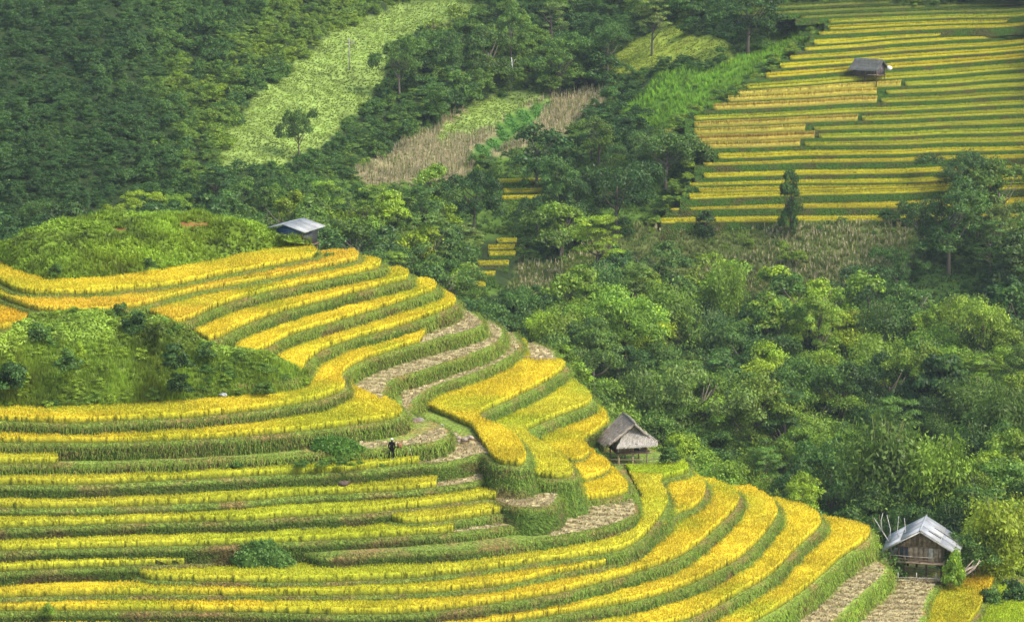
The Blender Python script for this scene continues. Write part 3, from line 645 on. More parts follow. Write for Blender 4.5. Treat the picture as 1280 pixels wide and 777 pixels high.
# grass on the banks and bund edges
parts = []; rs = np.random.default_rng(5)
for rowP, O, k, d in wallpts:
    pxx, pyy = to_px(rowP); vis = (pxx > -20) & (pxx < 1300) & (pyy < 800) & (pyy > 255)
    P = rowP[vis]; Oo = O[vis]
    if not len(P): continue
    rep = {0: 20, .12: 14, .4: 18, .8: 15, 1.3: 12}.get(d, 10)
    P = np.repeat(P, rep, 0) + rs.normal(size=(len(P) * rep, 3)) * np.array([.17, .17, .15 if d else .03]); Oo = np.repeat(Oo, rep, 0)
    lush = LUSH.get(LV[k][0], 1.0)
    q = vnoise(P[:, 0] + P[:, 2] * .3, P[:, 1], 2.5, 61) + .5 * vnoise(P[:, 0], P[:, 1], .9, 62)
    thr = -1.5 if d < .2 else (-.35 - (lush - 1) * 3.5 + d * .18)
    s = q > thr; P, Oo, q = P[s], Oo[s], q[s]; tr_s = np.clip((to_px(P)[0] - 480) / 300, 0, 1)[:, None]
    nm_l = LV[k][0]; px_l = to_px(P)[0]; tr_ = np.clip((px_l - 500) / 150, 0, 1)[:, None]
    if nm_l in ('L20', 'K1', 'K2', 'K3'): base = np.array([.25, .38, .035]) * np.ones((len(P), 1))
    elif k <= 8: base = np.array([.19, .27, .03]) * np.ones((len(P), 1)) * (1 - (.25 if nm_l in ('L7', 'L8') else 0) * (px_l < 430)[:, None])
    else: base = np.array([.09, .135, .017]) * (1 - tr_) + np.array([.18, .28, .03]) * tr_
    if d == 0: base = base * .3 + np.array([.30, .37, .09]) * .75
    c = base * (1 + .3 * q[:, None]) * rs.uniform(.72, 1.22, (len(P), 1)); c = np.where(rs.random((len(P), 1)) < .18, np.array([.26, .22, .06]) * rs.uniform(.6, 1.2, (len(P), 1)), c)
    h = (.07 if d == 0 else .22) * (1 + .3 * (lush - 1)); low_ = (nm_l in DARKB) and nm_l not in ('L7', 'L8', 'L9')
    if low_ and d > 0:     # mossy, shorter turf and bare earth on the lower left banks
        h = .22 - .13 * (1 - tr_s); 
    a = rs.uniform(0, 2 * np.pi, len(P)); u = np.stack([-Oo[:, 1], Oo[:, 0], 0 * a], 1) * .024 + rs.normal(size=(len(P), 3)) * .008
    o3 = np.column_stack([Oo, 0 * a]); L = h * rs.uniform(.6, 1.5, len(P))[:, None]
    # arching blade: up and out, then hanging
    A = P; Mi = P + o3 * L * .55 + np.array([0, 0, 1.]) * L * (.75 if d == 0 else .35); T = P + o3 * L * .9 + np.array([0, 0, 1.]) * L * (.9 if d == 0 else -.75) + rs.normal(size=(len(P), 3)) * .05
    V = np.stack([A - u, A + u, Mi + u * .9, Mi - u * .9, T], 1).reshape(-1, 3); b = np.arange(len(P)) * 5
    cV = np.stack([c * .7, c * .7, c, c, c * 1.25], 1).reshape(-1, 3)
    parts.append((V, np.stack([b, b + 1, b + 2, b + 3], 1), cV)); parts.append((V[:0], np.stack([b + 3, b + 2, b + 4], 1) - 0, cV[:0]))
# (the triangles of a batch index the quads' vertices, so join by hand)
V = []; F4 = []; F3 = []; C = []; nb_ = 0
for a_, b_ in zip(parts[0::2], parts[1::2]):
    V.append(a_[0]); C.append(a_[2]); F4.append(a_[1] + nb_); F3.append(b_[1] + nb_); nb_ += len(a_[0])
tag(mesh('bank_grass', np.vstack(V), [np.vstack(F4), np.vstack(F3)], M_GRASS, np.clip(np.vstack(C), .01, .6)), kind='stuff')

# ------------------------------------------------------------------ FAR RICE TERRACES: rows
CF = {'g': (.50, .43, .025), 'o': (.52, .40, .07), 'l': (.38, .40, .03), 'd': (.11, .16, .03)}
ordn = ['lowest', 'second', 'third', 'fourth', 'fifth', 'sixth', 'seventh', 'eighth', 'ninth', 'tenth', 'eleventh', 'twelfth', 'thirteenth', 'fourteenth', 'fifteenth', 'sixteenth', 'seventeenth',
        'eighteenth', 'nineteenth', 'twentieth', 'twenty-first', 'twenty-second', 'twenty-third', 'twenty-fourth', 'twenty-fifth', 'twenty-sixth', 'twenty-seventh', 'twenty-eighth', 'twenty-ninth']
def strip_rice(line, back, z, x0, x1, base, label, group, rs, H=.5, dens=34, cat='rice field', bw=.09):
    s = (rowsx_g >= x0) & (rowsx_g <= x1)
    if s.sum() < 2: return
    A = line[s]; B = back[s]; B = np.column_stack([B[:, :2], np.full(len(B), z)])
    d = B - A; L = np.linalg.norm(d[:, :2], axis=1)[:, None]
    A2 = A + d * np.clip(.35 / L, 0, .35); B2 = A + d * np.clip(1 - .35 / L, .6, 1); A2[:, 2] = B2[:, 2] = z
    n = len(A2); up = np.array([0, 0, H * .75])
    V = np.vstack([A2, A2 + up, B2 + up, B2]); i = np.arange(n - 1)
    f = np.vstack([np.stack([i + a * n, i + 1 + a * n, i + 1 + (a + 1) * n, i + (a + 1) * n], 1) for a in range(3)]); f = np.vstack([f, [(0, n, 2 * n, 3 * n), (n - 1, 4 * n - 1, 3 * n - 1, 2 * n - 1)]])
    base = np.array(base) * rs.uniform(.85, 1.12) * np.array([1, rs.uniform(.95, 1.08), 1]); H = H * rs.uniform(.85, 1.25); st = np.array([.16, .17, .025])
    C = np.vstack([np.tile(st, (n, 1)), np.tile(base * .8, (2 * n, 1)), np.tile(st, (n, 1))])
    o = empty('rice_field', A2[0]); off = np.array(o.location); tag(o, label, cat, group, 'thing')
    mesh('canopy', V - off, [f], M_RICECORE, C, o)
    W = np.linalg.norm(np.diff(A2, axis=0), axis=1) * L[:-1, 0]; m = int(W.sum() * dens); k = rs.choice(n - 1, m, p=W / W.sum()); u, v = rs.random((m, 1)), rs.random((m, 1))
    v = np.where(rs.random((m, 1)) < .35, v * .1, v)
    P = (A2[k] * (1 - u) + A2[k + 1] * u) * (1 - v) + (B2[k] * (1 - u) + B2[k + 1] * u) * v
    c1 = np.clip(base * (1 + .2 * vnoise(P[:, 0], P[:, 1], 3, 75)[:, None]) * rs.uniform(.75, 1.25, (m, 1)), 0, 1)
    Vb, fb, Cb = blades(P + np.array([0, 0, H * .3]), H * .7, bw, .15, c1 * .6, c1, rs)
    tag(mesh('rice_plants', Vb - off, [fb], M_RICE, Cb, o), kind='stuff')
def step_mesh(front, z, back, zlo):
    n = len(front); F0 = front.copy(); F0[:, 2] = z; Fl = F0.copy(); Fl[:, 2] = zlo; Fl[:, 1] -= .3; Bk = np.column_stack([back[:, 0], back[:, 1] + .3, np.full(n, z)])
    V = np.vstack([Fl, F0, Bk]); i = np.arange(n - 1)
    f = np.vstack([np.stack([i + a * n, i + 1 + a * n, i + 1 + (a + 1) * n, i + (a + 1) * n], 1) for a in range(2)])
    return tag(mesh('terrace', V, [f], M_BANK, np.tile([.55, .72, .6], (len(V), 1))), kind='structure')
rowsx_g = rowsx
for k in range(len(lines) - 1):
    rs = np.random.default_rng(300 + k)
    c0_ = int(np.searchsorted(rowsx, FAR[k][0] - 10))
    step_mesh(ctr[k][c0_:], zr[k], ctr[k + 1][c0_:], zr[k] - (zr[k] - zr[k - 1] if k else 2.5) - .3)
    xl, kd = FAR[k][0], FAR[k][3]; nm = ordn[k]
    where = f'{nm} rice row from the bottom of the far terraces' if k else 'lowest rice row of the far terraces'
    if kd == 'o':    # ripe tan-orange at the left, fresher yellow beyond a slanting edge
        xs = np.interp(k, [8, 10, 11, 13, 15], [1000, 1010, 1060, 1085, 1115]) + (k % 2) * 14
        strip_rice(ctr[k], ctr[k + 1], zr[k], xl, xs, CF['o'], f'ripe tan-orange left end of the {where}', 'rice rows on the far hillside', rs, H=.85)
        strip_rice(ctr[k], ctr[k + 1], zr[k], xs + 3, 1320, CF['l'], f'yellow-green right stretch of the {where}', 'rice rows on the far hillside', rs)
    else:
        strip_rice(ctr[k], ctr[k + 1], zr[k], xl, 1320, CF[kd], ('thin yellow ' if kd in 'gl' else 'thin dark green ') + where, 'rice rows on the far hillside', rs)
# little rice steps seen between the trees
LITTLE = [([(592,609,359),(589,619,346),(597,637,332.5),(611,644,320.5),(610,645,313),(622,647,304)], 'steps in the gap between valley trees'),
          ([(628,680,250),(630,680,242),(621,682,229)], 'pair below the dry maize slope'), ([(695,718,184.5)], 'step above the dark trees'), ([(826,846,280),(832,848,168)], 'scrap left of the far terraces')]
EB = []; re_ = np.random.default_rng(88)
for k in range(len(lines)):      # weeds and bushes where the far rows run out at their left ends
    for q in range(9):
        xx = FAR[k][0] - re_.uniform(-4, 26); EB.append(at_z(xx, np.interp(xx, rowsx, lines[k]) - re_.uniform(0, 5), zr[k] - .15))
EDGE_BUSH = np.array(EB)
for grp, where in LITTLE:
    for q, (xa, xb, y) in enumerate(grp):
        rs = np.random.default_rng(int(y)); rowsx_g = np.arange(xa, xb + 1, 3.0); n = len(rowsx_g)
        zc = float(terr(np.array([(xa + xb) / 2.]), np.array([y]), True)[0, 2]) + (3.0 if 820 < xa < 850 and y > 200 else 0)
        P = at_z(rowsx_g, y + (rowsx_g - xa) * -.02, zc + .5); B = P + np.array([0, 2.6, 0])
        step_mesh(P, zc + .5, B, zc - 1.8)
        strip_rice(P, B, zc + .5, xa, xb + 1, CF['g'], f'short yellow rice plot, {ordn[q] if q else "lowest"} of the {where}' , 'short rice plots in the valley gap', rs)

# ------------------------------------------------------------------ TREES
def crown_mesh(name, seed, kind, leaves):
    rs = np.random.default_rng(seed); V = []; 
    def clump(c, r, n, size, asp=.55, up=.3, base=1.0, flat=.75):
        d = rs.normal(size=(n, 3)); d /= np.linalg.norm(d, axis=1)[:, None]; d[:, 2] = np.where(d[:, 2] < -.2, -d[:, 2] * .6, d[:, 2])
        rr = r * rs.uniform(.55, 1.08, n)[:, None]; P = c + d * rr * np.array([1, 1, flat])
        nr = d + rs.normal(size=(n, 3)) * .6 + np.array([0, 0, up])
        t = base * rs.uniform(.72, 1.3, (n, 1)); colr = np.array([.12, .195, .033]) * t * np.where(rs.random((n, 1)) < .12, np.array([1.7, 1.4, .9]), 1)
        V.append(diamonds(P, nr, size * rs.uniform(.6, 1.3, n), colr, asp, rs))
    if kind == 'broad':
        nc = 54; lobes = [np.array([rs.normal() * .22, rs.normal() * .22, rs.uniform(.26, .78)]) for _ in range(6)]
        for q in range(nc):
            L = lobes[q % 6]; d = rs.normal(size=3); d /= np.linalg.norm(d); d[2] = abs(d[2]) * .9 - .25
            c = L + d * np.array([.26, .26, .22]) * rs.uniform(.6, 1)
            clump(c, rs.uniform(.09, .155), leaves // nc, .0165 if leaves > 6000 else .026, base=rs.uniform(.65, 1.35))
    elif kind == 'round':
        for q in range(40):
            d = rs.normal(size=3); d /= np.linalg.norm(d); d[2] = d[2] if d[2] > -.5 else -d[2]
            c = np.array([0, 0, .53]) + d * np.array([.38, .38, .40]) * rs.uniform(.7, 1.05); clump(c, rs.uniform(.08, .13), leaves // 40, .017 if leaves > 6000 else .026, base=rs.uniform(.7, 1.3))
    elif kind == 'column':
        for q in range(40):
            z = rs.uniform(.12, .95); r = .42 * math.sin(math.pi * (z * .8 + .12)) ** .7 * rs.uniform(.3, 1); a = rs.uniform(0, 6.28)
            clump(np.array([r * math.cos(a), r * math.sin(a), z]), rs.uniform(.12, .19), leaves // 40, .034, base=rs.uniform(.6, 1.25))
    elif kind == 'layered':     # open crown of flat sprays
        for q in range(34):
            z = rs.uniform(.35, .98); rmax = .46 * (1.12 - z) ** .6 + .06; r = rmax * rs.uniform(.25, 1); a = rs.uniform(0, 6.28)
            clump(np.array([r * math.cos(a), r * math.sin(a), z]), rs.uniform(.08, .13), leaves // 34, .022, .3, 1.0, rs.uniform(.7, 1.4), .35)
    elif kind == 'bamboo':      # plumes that arch over, drooping leaves
        for q in range(26):
            a = rs.uniform(0, 6.28); L = rs.uniform(.7, 1.0); out = rs.uniform(.12, .46); n = leaves // 26
            t = rs.uniform(.18, 1.0, n) ** .8; x = out * t ** 2.2; z = L * (t - .25 * t ** 4) ; P = np.stack([math.cos(a) * x, math.sin(a) * x, z], 1)
            sp = .05 + .075 * np.sin(np.pi * np.clip(t, 0, 1)); P = P + rs.normal(size=(n, 3)) * sp[:, None] * np.array([1, 1, .8]) - np.array([0, 0, .02])
            nr = np.stack([math.cos(a) + 0 * t, math.sin(a) + 0 * t, .8 + 0 * t], 1) + rs.normal(size=(n, 3)) * .7
            colr = np.array([.125, .195, .03]) * rs.uniform(.7, 1.35, (n, 1)) * rs.uniform(.75, 1.25)
            P[:, 2] = np.maximum(P[:, 2], .02); V.append(diamonds(P, nr, .022 * rs.uniform(.6, 1.3, n), colr, .38, rs))
    elif kind == 'bush':
        for q in range(26):
            d = rs.normal(size=3); d /= np.linalg.norm(d); d[2] = abs(d[2]) - .12; c = d * np.array([.42, .42, .55]) * rs.uniform(.5, 1); clump(c, rs.uniform(.12, .2), leaves // 26, .04, base=rs.uniform(.65, 1.35))
    v, f, c = join(V); me = mesh(name, v, f, M_LEAF, c); d = me.data; bpy.data.objects.remove(me); return d
def trunk_mesh(name, seed, kind):
    rs = np.random.default_rng(seed); b = MB(); c = (.16, .13, .10)
    if kind == 'bamboo':
        for q in range(9):
            a = rs.uniform(0, 6.28); o_ = rs.uniform(.1, .35); t = np.linspace(0, .8, 6); x = o_ * t ** 2.2
            b.tube(np.stack([np.cos(a) * (x + .02), np.sin(a) * (x + .02), t * .95], 1), np.linspace(.008, .004, 6), 4, (.18, .20, .07))
    else:
        h = .62 if kind != 'column' else .85; t = np.linspace(0, 1, 6); lean = rs.normal(size=2) * .04
        b.tube(np.stack([lean[0] * t + np.sin(t * 4) * .012, lean[1] * t, t * h - .04], 1), .030 * (1 - .65 * t) + .006, 7, c)
        for q in range(8):
            a = rs.uniform(0, 6.28); z = rs.uniform(.25, .55); e = np.array([math.cos(a) * .3, math.sin(a) * .3, z + rs.uniform(.12, .3)]); s_ = np.array([lean[0] * z, lean[1] * z, z])
            mid = s_ * .5 + e * .5 + np.array([0, 0, -.03]); b.tube([s_, mid, e], [.013, .009, .004], 5, c)
    o = b.build(name, M_BARK); d = o.data; bpy.data.objects.remove(o); return d
KINDS = {'broad': 4, 'round': 2, 'column': 2, 'layered': 3, 'bamboo': 3}
CROWN = {}; TRUNK = {}
for kd, nvar in KINDS.items():
    CROWN[kd] = [crown_mesh('crown', 500 + 10 * len(CROWN) + v, kd, 9500 if kd in ('broad', 'bamboo', 'round') else 6000) for v in range(nvar)]
    CROWN[kd + '_far'] = [crown_mesh('crown', 700 + 10 * len(CROWN) + v, kd, 4600) for v in range(nvar)]
    TRUNK[kd] = [trunk_mesh('trunk', 900 + 10 * len(TRUNK) + v, kd) for v in range(2)]
SHRUB = [crown_mesh('foliage', 1200 + v, 'bush', 2600) for v in range(4)]
TINT = {'dark': (.60, .74, .80), 'mid': (.85, .95, .85), 'light': (1.45, 1.45, .85), 'yellow': (2.0, 1.75, .70), 'grey': (1.15, 1.1, 1.25), 'deep': (.42, .56, .72)}
def put_tree(P, h, wd, kind, tint, label, group=None, far=False, rs=rng, trunk_col=None, cat='tree', name='tree'):
    """P foot, h height (m), wd crown width (m)"""
    v = int(rs.integers(0, 99)); cr = CROWN[kind + ('_far' if far else '')]
    o = empty(name, P, rs.uniform(0, 6.28)); tag(o, label, cat, group)
    for nm, me in (('crown', cr[v % len(cr)]), ('trunk', TRUNK[kind][v % 2])):
        c = bpy.data.objects.new(nm, me); COL.objects.link(c); c.parent = o
        sx = wd / .95 if nm == 'crown' else max(wd / .95 * .8, h * .4); c.scale = (sx, sx, h * (1.0 if nm == 'crown' else 1.02))
        if nm == 'crown':
            t = np.array(TINT[tint]) * rs.uniform(.88, 1.12) * np.array([rs.uniform(.92, 1.1), 1, 1]); c.color = (*[float(q) for q in t], 1)
    return o
def put_shrub(P, h, wd, tint, label, group=None, rs=rng):
    me = SHRUB[int(rs.integers(0, 4))]; o = bpy.data.objects.new('shrub', me); COL.objects.link(o); o.location = P; o.rotation_euler = (0, 0, rs.uniform(0, 6.28))
    o.scale = (wd, wd, h / .8); t = np.array(TINT[tint]) * rs.uniform(.85, 1.15); o.color = (*[float(q) for q in t], 1); tag(o, label, 'shrub', group); return o
def ground(px, py):
    """point of the far ground on this sight line"""
    return terr(np.array([float(px)]), np.array([float(py)]))[0]
def ppm(P): return F / (P[1] * CP - (P[2] - HC) * SP)
# trees surveyed one by one: x, top y, foot y, crown width (px), kind, tint, label
TREES = [
 (935,-12,72,84,'broad','deep','big dark bushy tree at the top edge, left of the far rice terraces'),
 (748,148,212,62,'broad','mid','tree with a pale green top, behind the dark trees at the valley centre'),
 (832,152,240,84,'broad','dark','broad dark tree touching the left edge of the far rice terraces'),
 (772,190,296,92,'broad','deep','broad blue-green tree at the middle of the dark valley group'),
 (700,196,292,64,'round','dark','dark tree at the left end of the dark valley group'),
 (672,236,296,46,'broad','deep','small dark tree just right of the little yellow steps'),
 (745,270,366,82,'layered','yellow','pale yellow-green pine-like tree standing alone on the dry slope'),
 (987,218,296,30,'column','dark','narrow column-shaped tree in front of the far rice terraces'),
 (592,206,292,72,'broad','deep','dark tree above the arching pale crown at the valley centre'),
 (536,222,296,62,'broad','dark','dark tree at the foot of the dry maize field'),
 (480,238,300,60,'broad','mid','mid green tree below the left end of the dry maize field'),
 (585,280,340,64,'layered','grey','grey-green umbrella-crowned tree beside the little yellow steps'),
 (536,282,344,60,'round','light','round light green tree behind the golden hill nose'),
 (272,204,272,68,'layered','deep','spreading dark tree just behind the grassy knoll'),
 (172,232,276,52,'broad','yellow','yellow-green tree poking up behind the grassy knoll'),
 (222,234,274,34,'broad','light','small light green tree behind the grassy knoll, right of the yellow-green one'),
 (60,246,298,60,'broad','dark','dark tree behind the left end of the grassy knoll'),
 (374,128,206,40,'broad','dark','slender tree on the pale green mountain meadow'),
 (400,256,318,64,'broad','light','light green tree right behind the blue-walled hut'),
 (1197,170,242,68,'broad','deep','dark tree with ragged top on the right, over the far rice terraces'),
 (1186,222,345,96,'broad','dark','large dark tree below the ragged-topped one at right'),
 (1250,206,310,84,'broad','mid','broad tree at the right edge, mid green'),
 (1246,260,338,46,'round','grey','smooth rounded grey-green tree at the right edge'),
 (1275,290,360,60,'broad','dark','dark tree cut by the right edge above the gully'),
 (1150,238,330,60,'broad','deep','lowest dark tree at the left side of the dark right-hand group'),
 (1222,196,300,66,'round','deep','dense dark tree between the ragged-topped one and the right edge'),
 (1120,300,372,50,'broad','dark','small dark tree below the bottom row of the far terraces, toward the right'),
 (1085,330,400,70,'broad','deep','dark tree overhanging the gully grass'),
 (882,262,296,26,'column','deep','small slim dark bush-tree at the lower left corner of the far terraces'),
 (800,168,236,52,'broad','deep','dark tree wedged between the pale-topped tree and the broad dark one'),
 (720,226,292,56,'broad','deep','low dark tree in the front of the dark valley group'),
 (780,350,470,100,'broad','light','tall light green tree on the left of the valley wood'),
 (744,400,500,80,'round','mid','round mid green tree left of the valley wood'),
 (836,338,450,92,'bamboo','light','light green plumed bamboo clump high in the valley wood'),
 (905,302,440,62,'bamboo','light','tall narrow bamboo clump rising out of the valley wood'),
 (1022,372,470,72,'round','light','smooth round light green tree below the dry scrub slope'),
 (962,366,470,66,'broad','mid','mid green tree left of the smooth round light one'),
 (872,448,586,104,'broad','grey','grey-green tree behind and right of the thatched hut'),
 (938,462,590,100,'broad','light','bright green broad tree in the middle of the valley wood'),
 (800,440,560,88,'bamboo','mid','hanging green bamboo directly behind the thatched hut'),
 (1000,430,560,92,'broad','mid','mid green tree right of the bright green broad tree'),
 (990,588,668,74,'broad','yellow','bright low leafy tree beside the golden nose fields'),
 (1040,520,672,104,'broad','dark','dark tree between the golden nose and the bamboo'),
 (1100,462,700,132,'bamboo','mid','tallest bamboo clump, behind the metal-roofed hut'),
 (1170,500,690,110,'bamboo','light','light bamboo clump up and right of the metal-roofed hut'),
 (1245,594,740,112,'bamboo','yellow','yellow-green bamboo clump at the right edge beside the metal-roofed hut'),
 (1215,660,745,70,'broad','dark','dark leafy tree just right of the metal-roofed hut'),
 (1255,440,600,92,'bamboo','mid','bamboo clump on the right edge, half way up the wood'),
 (1160,420,540,90,'broad','light','light green tree in the upper right of the valley wood'),
 (1225,360,480,84,'broad','light','light green tree at right above the bamboo'),
 (1090,400,500,80,'bamboo','light','bamboo clump below the gully grass'),
 (690,372,440,60,'broad','deep','dark tree right of the harvested corner plot'),
 (655,352,430,64,'broad','dark','dark tree behind the harvested strips at the nose'),
 (500,300,372,66,'broad','dark','dark tree behind the fifth golden strip'),
 (455,292,340,52,'broad','light','light tree right of the blue-walled hut'),
 (565,330,400,70,'broad','mid','mid green tree behind the sixth golden strip'),
 (616,370,425,56,'broad','deep','dark tree at the foot of the little yellow steps'),
 (722,440,520,60,'broad','light','light green bush-like tree above the thatched hut'),
 (560,24,112,52,'broad','dark','dark tree in the upper grove, left of the white trunk'),
 (500,34,128,56,'broad','mid','leafy tree at the left end of the upper grove'),
 (545,4,70,50,'broad','light','light-topped tree at the top of the upper grove'),
 (612,30,112,60,'broad','dark','dark tree between the two white trunks of the upper grove'),
 (640,6,96,50,'round','mid','round tree above the right white trunk in the upper grove'),
 (700,40,118,64,'broad','mid','wide tree near the right end of the upper grove'),
 (760,16,96,58,'broad','dark','dark tree right of the upper grove'),
 (815,-6,70,56,'layered','grey','thin grey-green tree at the top, right of the upper grove'),
 (690,-10,60,52,'layered','grey','thin grey-green tree at the top edge, centre'),
 (1045,150,0,0,'','',''),
]
taken = []
rs = np.random.default_rng(77)
for (x, ty, fy, wpx, kd, tint, label) in TREES:
    if not kd: continue
    P = ground(x, fy); m = ppm(P)
    near_base = (x, fy)
    if x == 1215 or x == 1245: P = at_z(x, fy - 8, .4); m = ppm(P)
    if label.startswith('bright low') : P = at_y(x, 668., 268.); m = ppm(P)
    put_tree(P - np.array([0, 0, .3]), (fy - ty) / m / CP + .3, wpx / m, kd, tint, label, far=m < 7.2, rs=rs)
    taken.append((x, fy, wpx))
# the forest between them: each tree its own object, as many as the photograph tells apart
P, px, py, cv = land_points(.13, 95, seed=9); order = np.random.default_rng(4).permutation(len(P)); P, px, py, cv = P[order], px[order], py[order], cv[order]
dens = np.select([cv == 0, cv == 8, cv == 9, cv == 6], [1.0, .18, .08, .035], 0.0)
keep = (rs.random(len(P)) < dens)
P, px, py = P[keep], px[keep], py[keep]
cells = {}; sel = []
for i in range(len(P)):
    m = ppm(P[i]); rad = 2.6 if py[i] < 330 or px[i] < 560 else 3.3
    key = (int(P[i, 0] // 4), int(P[i, 1] // 4)); ok = True
    for a in (-1, 0, 1):
        for b in (-1, 0, 1):
            for q in cells.get((key[0] + a, key[1] + b), ()):
                if np.hypot(*(P[q, :2] - P[i, :2])) < rad: ok = False
    if ok: cells.setdefault(key, []).append(i); sel.append(i)
sel = np.array(sel); P, px, py = P[sel], px[sel], py[sel]
mm = np.array([ppm(p) for p in P])
mount = (px < 520) & (py < 300)
hh = np.where(mount, rs.uniform(3.0, 5.4, len(P)), rs.uniform(4.2, 10.5, len(P))); hh = np.where((~mount) & (py < 200), rs.uniform(4.5, 8, len(P)), hh)
gapzone = poly_px([(560,290),(660,290),(720,400),(560,380)], px, py) | poly_px([(1040,360),(1240,330),(1230,400),(1060,430)], px, py); STEPZ = poly_px([(584,296),(655,290),(660,330),(640,400),(575,400)], px, py); hh[gapzone] *= .45; hh[STEPZ] = .1; lowz = (px > 578) & (px < 672) & (py > 340) & (py < 440); hh[lowz] = np.minimum(hh[lowz], np.maximum(.1, (py[lowz] - 366) / mm[lowz]))
tower = (px > 820) & (py > 285) & (py < 345); hh[tower] *= .5
near_terr = (px > 740) & (px < 900) & (py < 300) & (py > 200); hh[near_terr] *= .7
fieldsafe = np.zeros(len(P), bool)
for dy in (8, 22, 40):
    cc = cover(px, py - dy, False); fieldsafe |= np.isin(cc, (1, 2, 3, 4, 5, 7)) & (hh * mm > dy + 4)
hh[fieldsafe] *= .45
inview = (py - hh * mm < sil(px) - 6) & (hh > .5)
P, px, py, mm, hh, mount = P[inview], px[inview], py[inview], mm[inview], hh[inview], mount[inview]
size = hh * mm - 1000 * ((px < -25) | (px > 1305)); rank = np.argsort(-size); LIM = 238
shade = np.where(px < 520, np.clip((px - 220) / 240, -.75, .5) + .3 * vnoise(px + py, py * .3, 40, 83), 0) + vnoise(px, py, 55, 81) + .5 * vnoise(px, py, 18, 82) + np.where(px < 170, -.45, 0) + np.where((px > 700) & (py > 330), .12, 0) + np.where(py < 110, -.1, 0) + np.where((px > 620) & (px < 870) & (py > 150) & (py < 310), -.8, 0) + np.where((px > 1060) & (py > 150) & (py < 400), -.7, 0)  # tree tone by place; broad noise also paints slope-fold shading into the leaves
glab = {0: ('leafy tree in the dense forest covering the left mountainside', 'forest trees on the left mountainside'),
        1: ('leafy tree in the wood filling the valley behind the golden terraces', 'trees of the valley wood'),
        2: ('leafy tree in the grove above the dry maize field', 'trees of the upper groves')}
rest = []
for n_, i in enumerate(rank):
    if n_ >= LIM: rest.append(i); continue
    g_ = 0 if mount[i] else (2 if py[i] < 215 else 1)
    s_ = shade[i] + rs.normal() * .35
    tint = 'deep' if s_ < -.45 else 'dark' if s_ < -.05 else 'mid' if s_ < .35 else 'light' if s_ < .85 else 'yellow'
    kd = rs.choice(['broad', 'round', 'layered', 'bamboo', 'column'], p=[.5, .14, .08, .26, .02] if (g_ == 1 and px[i] > 700) else [.68, .16, .1, .03, .03])
    tw = {'deep': 'very dark blue-green', 'dark': 'dark green', 'mid': 'mid green', 'light': 'light green', 'yellow': 'yellow-green'}[tint]
    kw = {'broad': 'leafy tree', 'round': 'rounded tree', 'layered': 'open-crowned tree', 'bamboo': 'feathery bamboo clump', 'column': 'slim upright tree'}[kd]
    if g_ == 0: wh = ('at the left edge' if px[i] < 130 else 'in the middle' if px[i] < 280 else 'on the right flank') + ' of the ' + ('upper' if py[i] < 110 else 'lower') + ' mountain forest'
    elif g_ == 2: wh = 'in the ' + ('left' if px[i] < 560 else 'middle' if px[i] < 700 else 'right') + ' part of the grove above the maize'
    else:
        col_w = 'behind the golden hill nose' if px[i] < 640 else 'left of the thatched hut' if px[i] < 760 else 'behind the thatched hut' if px[i] < 900 else 'middle of the wood' if px[i] < 1050 else 'above the sheet-roofed hut' if px[i] < 1180 else 'near the right edge'
        wh = ('high ' if py[i] < 360 else 'midway ' if py[i] < 470 else 'low ') + 'in the valley, ' + col_w
    put_tree(P[i] - np.array([0, 0, .3]), hh[i] + .3, hh[i] * rs.uniform(.72, 1.0), kd, tint, f'{tw} {kw} {wh}', glab[g_][1], far=mm[i] < 9.8, rs=rs)
